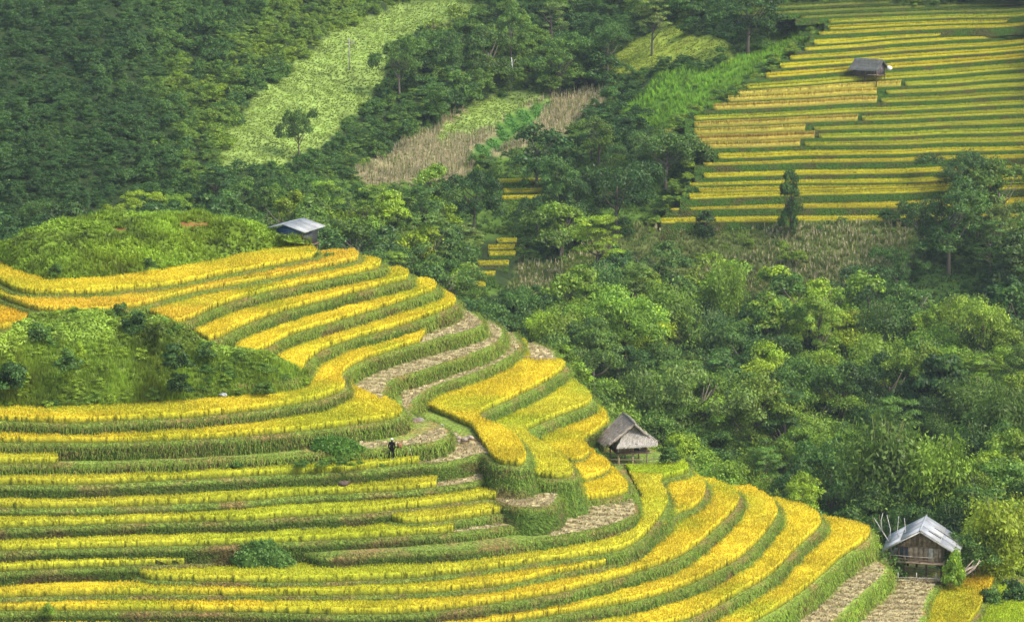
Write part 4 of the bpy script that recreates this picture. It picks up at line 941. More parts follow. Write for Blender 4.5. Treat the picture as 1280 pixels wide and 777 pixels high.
# everything smaller: one forest mass and one undergrowth mass, scattered with geometry nodes
def scatter(name, pts, scl, rot, protos, mat, tn):
    me = bpy.data.meshes.new(name); me.from_pydata([tuple(p) for p in pts], [], [])
    a = me.attributes.new('size', 'FLOAT_VECTOR', 'POINT'); a.data.foreach_set('vector', np.asarray(scl, np.float32).ravel())
    a = me.attributes.new('turn', 'FLOAT', 'POINT'); a.data.foreach_set('value', np.asarray(rot, np.float32))
    a = me.attributes.new('tone', 'FLOAT', 'POINT'); a.data.foreach_set('value', np.clip(tn, 0, 1).astype(np.float32))
    o = bpy.data.objects.new(name, me); COL.objects.link(o)
    coll = bpy.data.collections.new(name + '_kinds')
    for k, p in enumerate(protos):
        q = bpy.data.objects.new('foliage_kind', p); coll.objects.link(q)
    ng = bpy.data.node_groups.new(name, 'GeometryNodeTree')
    ng.interface.new_socket('Geometry', in_out='INPUT', socket_type='NodeSocketGeometry'); ng.interface.new_socket('Geometry', in_out='OUTPUT', socket_type='NodeSocketGeometry')
    nd = ng.nodes; gi = nd.new('NodeGroupInput'); go = nd.new('NodeGroupOutput'); ci = nd.new('GeometryNodeCollectionInfo'); ci.inputs[0].default_value = coll
    ci.inputs['Separate Children'].default_value = True; ci.inputs['Reset Children'].default_value = True
    ip = nd.new('GeometryNodeInstanceOnPoints'); ip.inputs['Pick Instance'].default_value = True
    rv = nd.new('FunctionNodeRandomValue'); rv.data_type = 'INT'; rv.inputs[4].default_value = 0; rv.inputs[5].default_value = len(protos) - 1
    na = nd.new('GeometryNodeInputNamedAttribute'); na.data_type = 'FLOAT_VECTOR'; na.inputs[0].default_value = 'size'
    nr = nd.new('GeometryNodeInputNamedAttribute'); nr.data_type = 'FLOAT'; nr.inputs[0].default_value = 'turn'
    cx = nd.new('ShaderNodeCombineXYZ'); sm = nd.new('GeometryNodeSetMaterial'); sm.inputs[2].default_value = mat
    L = ng.links.new; L(gi.outputs[0], ip.inputs['Points']); L(ci.outputs[0], ip.inputs['Instance']); L(rv.outputs[2], ip.inputs['Instance Index'])
    L(na.outputs[0], ip.inputs['Scale']); L(nr.outputs[0], cx.inputs[2]); L(cx.outputs[0], ip.inputs['Rotation']); L(ip.outputs[0], go.inputs[0])
    mod = o.modifiers.new('scatter', 'NODES'); mod.node_group = ng
    return tag(o, kind='stuff')
def as_mat(me, mat):
    d = me.copy(); d.materials.clear(); d.materials.append(mat); return d
PF = [as_mat(m_, M_LEAFR) for m_ in CROWN['broad_far'] + CROWN['round_far'][:1] + CROWN['layered_far'][:1]]; PS = [as_mat(m_, M_LEAFR) for m_ in SHRUB]
rest = np.array(rest, int)
if len(rest):
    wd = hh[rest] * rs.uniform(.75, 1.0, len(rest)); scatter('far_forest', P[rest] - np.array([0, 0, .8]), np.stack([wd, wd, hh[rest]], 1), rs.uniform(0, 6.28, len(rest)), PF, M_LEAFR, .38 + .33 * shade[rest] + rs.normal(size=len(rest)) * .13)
Pu, ux, uy, uc = land_points(.42, 60, seed=12)
k = np.random.default_rng(3).random(len(Pu)) < np.select([uc == 0, uc == 8, uc == 9, uc == 6, uc == 5], [1.0, .8, .5, .14, .10], 0)
k &= ~poly_px([(586,296),(650,296),(650,330),(615,375),(582,375)], ux, uy)
Pu, ux, uy, uc = Pu[k], ux[k], uy[k], uc[k]; s_ = rs.uniform(.9, 2.1, len(Pu)) * np.where(uc == 0, 1.15, .75)
shu = np.where(ux < 520, np.clip((ux - 220) / 240, -.75, .5) + .3 * vnoise(ux + uy, uy * .3, 40, 83), 0) + vnoise(ux, uy, 55, 81) + .5 * vnoise(ux, uy, 18, 82) + np.where(ux < 170, -.45, 0) + np.where((ux > 700) & (uy > 300), -.1, 0)  # undergrowth tone by place, with the same painted fold shading
scatter('undergrowth', Pu - np.array([0, 0, .2]), np.stack([s_ * 1.1, s_ * 1.1, s_], 1), rs.uniform(0, 6.28, len(Pu)), PS, M_LEAFR, .42 + .33 * shu + rs.normal(size=len(Pu)) * .15)
for G_, n__, nm_, t0_ in ((MOUND, 260, 'mound_bushes', .95), (KNOLL, 170, 'knoll_bushes', 1.0)):
    Pm = grid_points(G_, n__, 66); qx, qy = to_px(Pm); Pm = Pm[~SCAR(qx, qy) & ~((qx > 312) & (G_ is KNOLL))]; sm_ = np.random.default_rng(67).uniform(.5, 1.5, len(Pm)) * (1 if G_ is MOUND else .6)
    tm = t0_ + .45 * vnoise(Pm[:, 0], Pm[:, 1], 3, 68) + np.random.default_rng(68).normal(size=len(Pm)) * .14
    scatter(nm_, Pm - np.array([0, 0, .15]), np.stack([sm_ * 1.2, sm_ * 1.2, sm_ * .9], 1), sm_ * 9, PS, M_LEAFR, tm)
scatter('terrace_edge_bushes', EDGE_BUSH, re_.uniform(.5, 1.5, (len(EDGE_BUSH), 1)) * np.array([1.5, 1.5, 1.0]), re_.uniform(0, 6, len(EDGE_BUSH)), PS, M_LEAFR, re_.uniform(.35, 1.0, len(EDGE_BUSH)))
PL_ = at_z(np.random.default_rng(69).uniform(75, 480, 150), np.random.default_rng(70).uniform(556, 578, 150), 17.6)
scatter('overgrown_bank_weeds', PL_ - np.array([0, 0, .3]), np.random.default_rng(71).uniform(.5, 1.0, (150, 1)) * np.array([1.3, 1.3, .8]), np.arange(150.), PS, M_LEAFR, np.random.default_rng(72).uniform(.45, .9, 150))
# grass, maize, vegetables and scrub on the far ground
Pg, gx_, gy_, gc = land_points(5.5, 30, seed=15); parts = []; r_ = np.random.default_rng(16)
def pick(cls, frac):
    s = (gc == cls) & (r_.random(len(Pg)) < frac); return Pg[s]
def tone(P, a=.3, s=5): return (1 + a * vnoise(P[:, 0], P[:, 1], s, 91) + .2 * vnoise(P[:, 0], P[:, 1], 1.6, 92))[:, None] * r_.uniform(.75, 1.25, (len(P), 1))
for cls, fr, h, c0, c1, kk, sp in ((1, .8, .28, (.17, .25, .035), (.27, .36, .055), 5, .4), (4, .8, .3, (.22, .28, .035), (.38, .44, .05), 4, .5), (5, .6, .8, (.13, .26, .02), (.27, .48, .035), 5, .5),
                                 (8, .4, .6, (.06, .12, .02), (.16, .27, .04), 4, .5), (9, .5, .5, (.04, .08, .015), (.085, .15, .03), 4, .45), (6, 1.0, .7, (.10, .14, .03), (.24, .30, .07), 5, .5)):
    Q = pick(cls, fr); t = tone(Q)
    if len(Q): parts.append(tufts(Q, h, kk + 2, sp, .11, np.array(c0) * t, np.array(c1) * t, r_))
V, f, C = join(parts); tag(mesh('far_grass', V, f, M_GRASS, np.clip(C, .01, .7)), kind='stuff')
parts = []
for cls, fr, hh_ in ((2, .95, 1.5), (6, .45, 1.3)):
    Q = pick(cls, fr); t = tone(Q, .25)
    if cls == 6:
        kq = (vnoise(Q[:, 0], Q[:, 1], 7, 95) > -.1); Q, t = Q[kq], t[kq] * 1.15
    c = np.array([.44, .375, .21]) * t; gm = r_.random((len(Q), 1)) < .32; c = np.where(gm, np.array([.17, .22, .05]) * t, c)
    parts.append(blades(Q, hh_ * r_.uniform(.6, 1.1, len(Q)), .10, .12, c * .7, c, r_, top=.5)); parts.append(tufts(Q + np.array([0, 0, hh_ * .35]), .45, 3, .4, .13, c * .8, c * 1.1, r_))
V, f, C = join(parts); tag(mesh('dry_maize_stalks', V, f, M_GRASS, np.clip(C, .01, .7)), kind='stuff')
Q = pick(3, .95); row = np.sin(Q[:, 0] * 2.2 + Q[:, 1] * .5) > -.2; Q = Q[row]; t = tone(Q, .15)
V, f, C = weeds(Q, .4, 7, np.array([.085, .22, .03]) * t, r_, .5, .2); tag(mesh('vegetable_rows', V, [f], M_GRASS, C), kind='stuff')

# shrubs on and round the near hill: x, foot y, height z, height px, width px, tint, label
SHR = [(168,408,26.0,30,38,'deep','dark round shrub at the crest of the weedy mound, below the golden strip'),(150,392,26.2,22,30,'dark','small shrub at the very top of the weedy mound'),
 (222,452,24.6,36,46,'deep','largest dark shrub on the right shoulder of the weedy mound'),(258,440,24.4,20,28,'dark','low dark shrub at the right shoulder, beside the golden plot'),(85,455,24.3,26,40,'dark','dark shrub in the middle of the weedy mound'),
 (14,478,23.0,44,52,'deep','very dark shrub at the left edge of the weedy mound'),(45,420,25.6,24,42,'dark','dark shrub at the upper left of the weedy mound'),(225,482,22.3,24,38,'deep','dark low shrub near the foot of the weedy mound'),
 (100,440,25.0,18,18,'yellow','small yellow-green shrub in the middle of the weedy mound'),(120,402,26.0,18,22,'dark','small shrub on the left crest of the weedy mound'),(65,505,21.0,16,30,'dark','low shrub at the mound foot above the golden strip'),
 (330,485,21.7,14,30,'mid','low mid green shrub at the right foot of the weedy mound'),
 (330,712,10.68,0,78,'mid','rounded bright green bush heap between two rice strips'),(420,562,17.85,0,72,'light','wide green bush mound left of the standing person'),(60,762,9.5,14,20,'light','small green bush in a gap of the bottom rice strips'),
 (186,330,28.6,14,20,'dark','small dark shrub on the middle of the grassy knoll'),(70,338,28.2,14,20,'dark','small dark shrub on the left of the grassy knoll'),(390,328,26.6,24,28,'light','light green shrub right of the blue-walled hut'),
 (412,326,26.4,18,26,'mid','mid green shrub at the end of the topmost rice strip'),(785,520,13.6,10,14,'mid','') ,(836,570,11.8,20,30,'dark','dark shrub at the right side of the thatched hut'),(741,566,13.0,10,20,'dark','low dark shrub at the left side of the thatched hut'),
 (858,580,10.6,14,24,'grey','dry reddish-grey shrub at the end of the hut fence'),(1122,722,1.9,44,40,'dark','dark shrub left of the metal-roofed hut'),(1193,722,2.6,52,36,'light','leafy shrub in front of the right corner of the metal-roofed hut'),
 (1238,752,1.0,30,34,'dark','dark shrub between the orange plot and the green corner'),(1268,748,.9,40,46,'deep','dark shrub at the bottom right edge'),(22,562,18.8,8,20,'mid',''),(700,440,15.0,18,34,'light','bright shrub right of the harvested corner plot'),
 (722,470,13.6,26,44,'light','bright green shrub heap beside the nose of the big curved field'),(748,505,12.6,22,34,'mid','mid green shrub above the roof of the thatched hut'),(900,604,8.9,8,20,'mid',''),]
for (x, y, z, hp, wp, tint, label) in SHR:
    if not label or not hp: continue
    Q = at_z(float(x), float(y), z); m = ppm(Q); sh_ = put_shrub(Q - np.array([0, 0, .25]), hp / m + .35, wp / m, tint, label, rs=rs)
    if wp > 70: sh_.rotation_euler = (0, 0, 0); sh_.scale = (wp / m, wp / m * .32, (hp / m + .35) / .62)

def heap(px, py, z, w_, h, d, label, c, seed):
    r = np.random.default_rng(seed); C0 = at_z(float(px), float(py), z); th = np.linspace(0, 2 * np.pi, 37)[:-1]; rows = []
    for ph in np.linspace(0, .5 * np.pi, 10):
        k = 1 + .22 * vnoise(np.cos(th) * 3 + seed, np.sin(th) * 3 + ph * 3, 1.0, seed)
        rows.append(np.stack([w_ * np.cos(ph) ** .8 * np.cos(th) * k, d * np.cos(ph) ** .8 * np.sin(th) * k, h * np.sin(ph) * k * np.ones(36)], 1))
    V = np.vstack(rows); V[:36, 2] -= .7; i = np.arange(36); f = np.vstack([np.stack([a * 36 + i, a * 36 + (i + 1) % 36, (a + 1) * 36 + (i + 1) % 36, (a + 1) * 36 + i], 1) for a in range(9)])
    o = empty('bush', C0); tag(o, label, 'bush'); mesh('core', V, [f], M_TERR, np.array([c]) * .5, o, True)
    n = 2600; k = r.integers(0, len(V) - 36, n); u = r.random((n, 1)); P = V[k] * (1 - u) + V[k + 36] * u + r.normal(size=(n, 3)) * .07; P = P[P[:, 2] > -.2]; n = len(P)
    out = P / np.array([w_, d, h]); out /= np.linalg.norm(out, axis=1)[:, None] + 1e-6; t_ = out * .22 + r.normal(size=(n, 3)) * .06; t_[:, 2] += .1 - .22 * (1 - out[:, 2]); sd_ = np.cross(t_, [0, 0, 1.]); sd_ /= np.linalg.norm(sd_, axis=1)[:, None] + 1e-6
    cc = np.array(c) * r.uniform(.6, 1.4, (n, 1)); Vb = np.stack([P - sd_ * .035, P + sd_ * .035, P + t_], 1).reshape(-1, 3)
    qs = P[r.random(n) < .35]; W_ = weeds(qs, .16, 5, np.array(c) * 1.1, r, .45, .11)
    Vj, fj, Cj = join([(Vb, np.arange(3 * n).reshape(-1, 3), np.stack([cc * .6, cc * .8, cc * 1.3], 1).reshape(-1, 3)), W_]); tag(mesh('foliage', Vj, fj, M_GRASS, Cj, o), kind='stuff')
heap(330, 713, 10.68, 2.7, 2.0, 1.3, 'rounded bright green bush heap between two rice strips', (.13, .24, .05), 5)
heap(420, 567, 17.45, 2.3, 1.1, 1.2, 'wide green bush mound left of the standing person', (.12, .24, .035), 6)
# two bare white trunks, a pole, a leafless tree
def simple(name, b, mat, loc, label, cat, parent=None, rz=0):
    o = b.build(name, mat); o.location = loc; o.rotation_euler = (0, 0, rz); return tag(o, label, cat)
for (x, y0_, y1_, lab) in ((565, 102, 78, 'pale bare tree trunk at the left of the upper grove'), (640, 92, 68, 'pale bare tree trunk at the right of the upper grove')):
    Q = ground(x, y0_ + 4) + np.array([0, -5, 0]); Q = at_y(x, y0_ + 4., Q[1]); h = (y0_ - y1_) / ppm(Q); b = MB()
    b.tube([(0, 0, -1), (.05, 0, h * .5), (-.08, 0, h)], [.16, .12, .08], 6, (.55, .55, .5)); b.tube([(.03, 0, h * .6), (.5, 0, h * .9)], [.05, .03], 5, (.5, .5, .45)); simple('dead_tree', b, M_BARK, Q, lab, 'tree trunk')
Q = ground(437, 88); h = 40 / ppm(Q); b = MB(); b.tube([(0, 0, -.5), (0, 0, h)], [.13, .09], 6, (.30, .28, .25)); b.box((-.9, -.06, h - .8), (.9, .06, h - .65), (.25, .22, .2))
simple('utility_pole', b, M_BARK, Q, 'thin grey pole standing on the pale mountain meadow', 'pole')

# ------------------------------------------------------------------ HUTS
WOOD, DWOOD, BAMB = (.26, .19, .12), (.11, .08, .055), (.42, .34, .20)
def part(b, name, mat, parent, label=None):
    o = b.build(name, mat, parent)
    if label: o['label'] = label
    return o
def slat_wall(parent, p0, p1, z0, z1, cols, gap=.012, w=.11, t=.04, name='wall', top=None, seed=0):
    """wall of upright bamboo slats; top(s) gives the height along it"""
    r = np.random.default_rng(seed); p0, p1 = np.array(p0, float), np.array(p1, float); L = np.linalg.norm(p1 - p0); n = int(L / w); d = (p1 - p0) / L; nn = np.array([-d[1], d[0]]); b = MB()
    for i in range(n):
        a = p0 + d * (i * L / n + gap / 2); c = p0 + d * ((i + 1) * L / n - gap / 2); h = (top((i + .5) / n) if top else z1) + r.uniform(-.03, .02); o_ = nn * r.uniform(-.012, .012)
        q = [a + o_ - nn * t / 2, c + o_ - nn * t / 2, c + o_ + nn * t / 2, a + o_ + nn * t / 2]; V = [(*v, z0) for v in q] + [(*v, h) for v in q]
        b.add(V, [(0, 3, 2, 1), (4, 5, 6, 7), (0, 1, 5, 4), (1, 2, 6, 5), (2, 3, 7, 6), (3, 0, 4, 7)], c=np.array(cols) * r.uniform(.65, 1.3))
    return part(b, name, M_WOOD, parent)
def post(parent, x, y, z0, z1, r_=.07, c=WOOD, name='post'):
    b = MB(); b.tube([(x, y, z0), (x + .01, y, (z0 + z1) / 2), (x, y, z1)], [r_ * 1.1, r_, r_ * .9], 7, c); return part(b, name, M_WOOD, parent)
def rail(parent, a, c_, r_=.04, c=WOOD, name='rail'):
    b = MB(); m = (np.array(a, float) + np.array(c_, float)) / 2 - np.array([0, 0, .02]); b.tube([a, m, c_], r_, 6, c); return part(b, name, M_WOOD, parent)
def thatch_slope(parent, P, n, seed, t=.24, name='roof_slope', c=(.30, .26, .215)):
    """P: ridge0, ridge1, eave1, eave0; thick thatch with shaggy courses"""
    r = np.random.default_rng(seed); P = np.array(P, float); nu, nv = 22, 12; G = np.zeros((nv, nu, 3))
    for j in range(nv):
        for i in range(nu):
            u, v = i / (nu - 1), j / (nv - 1); q = (P[0] * (1 - u) + P[1] * u) * (1 - v) + (P[3] * (1 - u) + P[2] * u) * v
            q[2] += -.22 * math.sin(math.pi * v) * .5 + r.normal() * .025 + (.07 if j % 3 == 0 else 0); 
            if j == nv - 1: q += r.normal(size=3) * .06
            G[j, i] = q
    nrm = np.cross(P[1] - P[0], P[3] - P[0]); nrm /= np.linalg.norm(nrm); nrm *= np.sign(nrm[2])
    T = G.reshape(-1, 3); Bt = T - nrm * t; N0 = nu * nv; i = (np.arange(nv - 1)[:, None] * nu + np.arange(nu - 1)[None]).ravel(); f = [np.stack([i, i + 1, i + nu + 1, i + nu], 1), np.stack([i + N0, i + nu + N0, i + nu + 1 + N0, i + 1 + N0], 1)]
    ring = list(range(nu)) + [k * nu + nu - 1 for k in range(1, nv)] + [(nv - 1) * nu + k for k in range(nu - 2, -1, -1)] + [k * nu for k in range(nv - 2, 0, -1)]
    f.append(np.array([(ring[k], ring[k] + N0, ring[(k + 1) % len(ring)] + N0, ring[(k + 1) % len(ring)]) for k in range(len(ring))]))
    C = np.array(c) * r.uniform(.75, 1.2, (N0 * 2, 1)); o = mesh(name, np.vstack([T, Bt]), [np.vstack(f)], M_THATCH, C, parent)
    m = 900; u, v = r.random((m, 1)), r.random((m, 1)); v[:260] = 1; q = (P[0] * (1 - u) + P[1] * u) * (1 - v) + (P[3] * (1 - u) + P[2] * u) * v; q[:, 2] += -.11 * np.sin(np.pi * v[:, 0])
    dn = (P[3] - P[0]) / np.linalg.norm(P[3] - P[0]); al = (P[1] - P[0]) / np.linalg.norm(P[1] - P[0]); L = r.uniform(.25, .5, (m, 1)); L[:260] *= .7; s = r.uniform(.02, .045, (m, 1)); q = q + nrm * .05
    e = q + dn * L + al * r.normal(size=(m, 1)) * .06 + nrm * r.uniform(-.02, .05, (m, 1)); e[:260, 2] -= .12
    V = np.stack([q - al * s, q + al * s, e + al * s * .5, e - al * s * .5], 1).reshape(-1, 3); sh = mesh('straw', V, [np.arange(4 * m).reshape(-1, 4)], M_GRASS, np.repeat(np.array(c) * 1.1 * r.uniform(.55, 1.35, (m, 1)), 4, 0), o); sh['kind'] = 'stuff'
    return o
# --- thatched hut on stilts
H = at_z(785., 578., 10.68); h1 = empty('thatched_hut', H, R(14)); h1.scale = (.82, .88, .95); tag(h1, 'grey thatched hut on stilts among the golden fields, above the valley wood', 'hut')
for x in (-1.6, .1, 1.65):
    for y in (-1.5, 1.4): post(h1, x, y, -.3, 2.35, .08, BAMB if y < 0 else WOOD)
b = MB(); b.box((-1.85, -1.7, 1.32), (1.9, 1.6, 1.44), DWOOD); part(b, 'floor', M_WOOD, h1)
b = MB(); b.tube([(-2.0, -1.72, 1.27), (2.05, -1.72, 1.25)], .075, 7, WOOD); part(b, 'floor_beam', M_WOOD, h1)
slat_wall(h1, (-1.65, -1.42), (.1, -1.42), 1.45, 2.4, (.28, .22, .15), seed=1); slat_wall(h1, (.85, -1.42), (1.7, -1.42), 1.45, 2.3, (.22, .17, .12), seed=2)
slat_wall(h1, (-1.68, 1.35), (-1.68, -1.42), 1.45, 2.4, (.24, .19, .13), seed=3); slat_wall(h1, (1.72, -1.42), (1.72, 1.35), 1.45, 2.4, (.22, .18, .12), seed=4); slat_wall(h1, (-1.65, 1.38), (1.7, 1.38), 1.45, 2.4, (.22, .18, .12), seed=5)
slat_wall(h1, (-1.9, -1.5), (2.0, -1.5), 2.3, 3.9, (.27, .24, .20), seed=6, name='gable', top=lambda s: 2.35 + 1.75 * (1 - abs(s - .5) * 2) ** 1.0, w=.16)
zr_, ze_ = 4.3, 2.4
thatch_slope(h1, [(-.05, -2.15, zr_), (-.05, 2.1, zr_), (-3.0, 2.1, ze_ - .1), (-3.0, -2.1, ze_ - .05)], 0, 11, c=(.37, .32, .26))
thatch_slope(h1, [(.05, -2.15, zr_), (.05, 2.1, zr_), (2.85, 2.1, ze_ - .2), (2.8, -1.95, ze_ - .1)], 0, 12, c=(.34, .30, .25))
thatch_slope(h1, [(-1.1, -1.62, 3.25), (1.5, -1.62, 3.25), (2.55, -2.45, 2.28), (-1.95, -2.5, 2.3)], 0, 13, t=.2, name='front_skirt', c=(.37, .34, .29))
b = MB(); b.tube([(-.02, -2.3, zr_ + .05), (0, 0, zr_ + .12), (.02, 2.1, zr_ - .02)], .15, 8, (.25, .22, .19)); part(b, 'ridge', M_THATCH, h1)
b = MB(); b.add([(.0, -2.55, 2.42), (.85, -2.58, 2.44), (.5, -2.62, 1.8), (.0, -2.50, 2.36), (.85, -2.52, 2.38), (.5, -2.57, 1.78)], f3=[(0, 1, 2), (3, 5, 4)], f4=[(0, 2, 5, 3), (1, 4, 5, 2), (0, 3, 4, 1)], c=(.40, .37, .33)); part(b, 'hanging_thatch_flap', M_THATCH, h1)
fence1 = empty('pole_fence', H, R(4)); tag(fence1, 'low pole fence running under and past the thatched hut', 'fence')
for zz in (.35, .75): rail(fence1, (-3.2, -1.9, zz + .1), (1.2, -2.0, zz), .035, WOOD); rail(fence1, (1.1, -2.0, zz - .05), (3.9, -1.7, zz + .1), .03, BAMB)
for x in (-2.9, -1.0, .2, 1.9, 3.7): post(fence1, x, -1.95, -.6, 1.0, .035, BAMB)
b = MB(); b.tube([(-3.9, -2.2, .35), (-2.2, -1.9, 1.15)], .06, 6, (.42, .40, .34)); lg = b.build('leaning_log', M_WOOD); lg.location = H; tag(lg, 'pale log leaning at the left side of the thatched hut', 'log')
# --- hut with pale sheet roof
H2 = at_z(1152., 716., 1.9); h2 = empty('sheet_roofed_hut', H2, R(-14)); h2.scale = (1.07, 1, .95); tag(h2, 'wooden stilt hut with pale grey sheet roof beside the harvested strips', 'hut')
Yf, Yb = -1.5, 2.2
for x in (-1.75, -1.35, 1.75):
    for y in (Yf, Yb): post(h2, x, y, -.4, 2.9, .085, DWOOD)
post(h2, -.6, Yb - .4, -.4, 1.6, .09, DWOOD); post(h2, .5, Yf, -.4, 1.6, .07, DWOOD)
b = MB(); b.box((-2.5, -2.1, 1.48), (2.0, 2.3, 1.62), WOOD); part(b, 'floor', M_WOOD, h2)
top2 = lambda s: 2.95 + 1.55 * (1 - abs(s - .5) * 2)
WB = (.36, .27, .17)
for i, (xa, xb) in enumerate(((-1.02, -.62), (-.60, -.2), (-.18, .22), (.24, .64), (.66, 1.06), (1.08, 1.48), (1.5, 1.85))):
    b = MB(); r = np.random.default_rng(i); c = np.array(WB if i != 4 else (.5, .45, .36)) * r.uniform(.75, 1.15); b.box((xa, Yf - .04 + .01 * (i % 2), 1.63), (xb - .015, Yf + .02, 2.95), c); part(b, 'wall_panel', M_WOOD, h2)
slat_wall(h2, (-1.85, Yf), (1.85, Yf), 2.97, 4.4, (.26, .19, .12), seed=21, name='gable', top=top2, w=.2)
slat_wall(h2, (-1.85, Yb), (1.85, Yb), 1.63, 4.4, (.24, .18, .12), seed=22, name='wall', top=top2, w=.25); slat_wall(h2, (1.85, Yf), (1.85, Yb), 1.63, 2.95, (.24, .18, .12), seed=23, w=.2); slat_wall(h2, (-1.85, Yb), (-1.85, Yf + .1), 1.63, 2.95, (.24, .18, .12), seed=24, w=.2)
b = MB(); b.box((-1.83, Yf - .03, 1.63), (-1.06, Yf + .01, 2.93), (.035, .05, .055)); part(b, 'door', M_WOOD, h2, 'dark open doorway cloth'); 
b = MB(); b.box((-1.9, Yf - .08, 2.9), (1.9, Yf - .04, 3.0), WOOD); part(b, 'beam', M_WOOD, h2)
for x in (-2.4, -1.2, .0, 1.1): post(h2, x, -2.05, 1.6, 2.2, .035, WOOD, 'rail_post')
rail(h2, (-2.45, -2.05, 2.18), (1.2, -2.05, 2.15), .035, (.40, .36, .30)); rail(h2, (-2.45, -2.05, 1.9), (1.2, -2.05, 1.88), .03, WOOD)
for sx, hw, de in ((-1, 3.05, 2.72), (1, 3.2, 2.66)):
    rz_ = 4.75; n = 3
    ys = np.linspace(-2.35, 2.75, n + 1)
    for k in range(n):
        for (s0, s1) in ((0, .52), (.5, 1.0)):
            r = np.random.default_rng(int(k * 7 + s0 * 10 + sx + 5)); lift = .035 if s0 == 0 else 0
            A = lambda s, y: (sx * hw * s, y, rz_ + (de - rz_) * s + lift + (.03 if k == 1 else 0))
            b = MB(); c = np.array([.34, .35, .35]) * r.uniform(.72, 1.2); b.slab([A(s0, ys[k] + .015), A(s0, ys[k + 1] - .015), A(s1, ys[k + 1] - .015), A(s1, ys[k] + .015)], .03, c); part(b, 'roof_sheet', M_TIN, h2)
b = MB(); b.tube([(.0, -2.4, 4.76), (0, 2.8, 4.76)], .07, 6, (.30, .32, .33)); part(b, 'ridge_cap', M_TIN, h2)
for sx, hw, de in ((-1, 3.05, 2.72), (1, 3.2, 2.66)):
    b = MB(); b.slab([(0, -2.38, 4.70), (0, -2.30, 4.70), (sx * hw, -2.30, de - .05), (sx * hw, -2.38, de - .05)], .13, (.40, .38, .34)); part(b, 'barge_board', M_WOOD, h2)
for p_, q_ in (((.9, 0.6), (2.9, .62)), ((.6, -1.2), (1.6, -1.18))):
    b = MB(); zf_ = lambda s: 4.75 + (2.66 - 4.75) * s / 3.2 + .10; b.slab([(p_[0], p_[1], zf_(p_[0])), (p_[0], p_[1] + .12, zf_(p_[0])), (q_[0], q_[1] + .12, zf_(q_[0])), (q_[0], q_[1], zf_(q_[0]))], .05, (.10, .085, .07)); part(b, 'roof_batten', M_WOOD, h2)
f2 = empty('low_fence', H2 + np.array([0, -3.1, 0]), R(-3)); tag(f2, 'low grey wooden fence in front of the sheet-roofed hut', 'fence')
for x in (-2.5, -.9, .8, 2.1): post(f2, x, 0, -.3, .95, .05, (.36, .32, .27))
rail(f2, (-2.9, -.05, .5), (2.9, -.05, .45), .05, (.34, .30, .25)); rail(f2, (-2.9, -.05, .15), (2.9, -.05, .12), .05, DWOOD)
r = np.random.default_rng(31)
for q in range(6):
    b = MB(); x = 2.2 + q * .13; b.tube([(0, 0, 0), (.8 + r.uniform(0, .5), .2, .8 + r.uniform(0, .3)), (1.7 + r.uniform(0, .5), .4, 1.35 + r.uniform(0, .5))], [.055, .05, .04], 6, np.array([.36, .29, .22]) * r.uniform(.7, 1.3))
    o = b.build('wooden_pole', M_WOOD); o.location = H2 + np.array([x, -2.9 - q * .06, .05 + q * .05]); tag(o, 'bare pole in the heap leaning right of the sheet-roofed hut', 'pole', 'poles heaped by the sheet-roofed hut')
# leafless grey tree at its left
T0 = at_z(1118., 716., 1.9); t = empty('bare_tree', T0); tag(t, 'leafless grey tree with forked branches left of the sheet-roofed hut', 'tree'); b = MB(); b.tube([(0, 0, -.2), (-.1, 0, 1.4), (-.5, 0, 2.8)], [.11, .09, .07], 6, (.36, .34, .31)); part(b, 'trunk', M_BARK, t)
for br in ([(-.1, 0, 1.4), (.5, 0, 2.6), (.9, .1, 3.9), (.75, .1, 5.0)], [(-.5, 0, 2.8), (-1.2, 0, 3.9), (-1.9, .1, 5.0)], [(-.5, 0, 2.8), (-.45, 0, 4.0), (-.8, 0, 5.3)], [(.5, 0, 2.6), (.15, 0, 3.8), (.25, 0, 5.2)], [(-1.2, 0, 3.9), (-1.3, 0, 4.8), (-1.15, 0, 5.5)]):
    b = MB(); b.tube(br, np.linspace(.06, .025, len(br)), 5, (.45, .43, .40)); part(b, 'branch', M_BARK, t)
# --- blue-walled hut behind the knoll
H3 = at_z(366., 319., 26.35); h3 = empty('blue_walled_hut', H3, R(-24)); tag(h3, 'small stilt hut with blue tarp walls and pale roof beside the grassy knoll', 'hut')
for x in (-1.7, 0, 1.7):
    for y in (-1.2, 1.6): post(h3, x, y, -1.2, 2.4, .07, WOOD)
for x in (.6, 1.1, 1.5): post(h3, x, -1.5 + x * .1, -1.0, 1.2, .05, (.33, .26, .19))
b = MB(); b.box((-1.9, -1.5, 1.0), (2.0, 1.8, 1.12), DWOOD); part(b, 'floor', M_WOOD, h3)
b = MB(); b.box((-1.75, -1.22, 1.13), (1.75, -1.16, 2.3), (.10, .14, .17)); part(b, 'wall', M_TARP, h3)
b = MB(); b.box((1.72, -1.2, 1.13), (1.78, 1.6, 2.3), (.06, .06, .065)); part(b, 'wall', M_TARP, h3); b = MB(); b.box((-1.78, -1.2, 1.13), (-1.72, 1.6, 2.3), (.08, .10, .12)); part(b, 'wall', M_TARP, h3)
b = MB(); b.add([(-1.9, -1.2, 2.3), (1.9, -1.2, 2.3), (0, -1.2, 3.1), (-1.9, -1.14, 2.3), (1.9, -1.14, 2.3), (0, -1.14, 3.1)], f3=[(0, 1, 2), (3, 5, 4)], f4=[(0, 3, 4, 1), (1, 4, 5, 2), (2, 5, 3, 0)], c=(.035, .10, .22)); part(b, 'gable', M_TARP, h3, 'deep blue tarp gable')
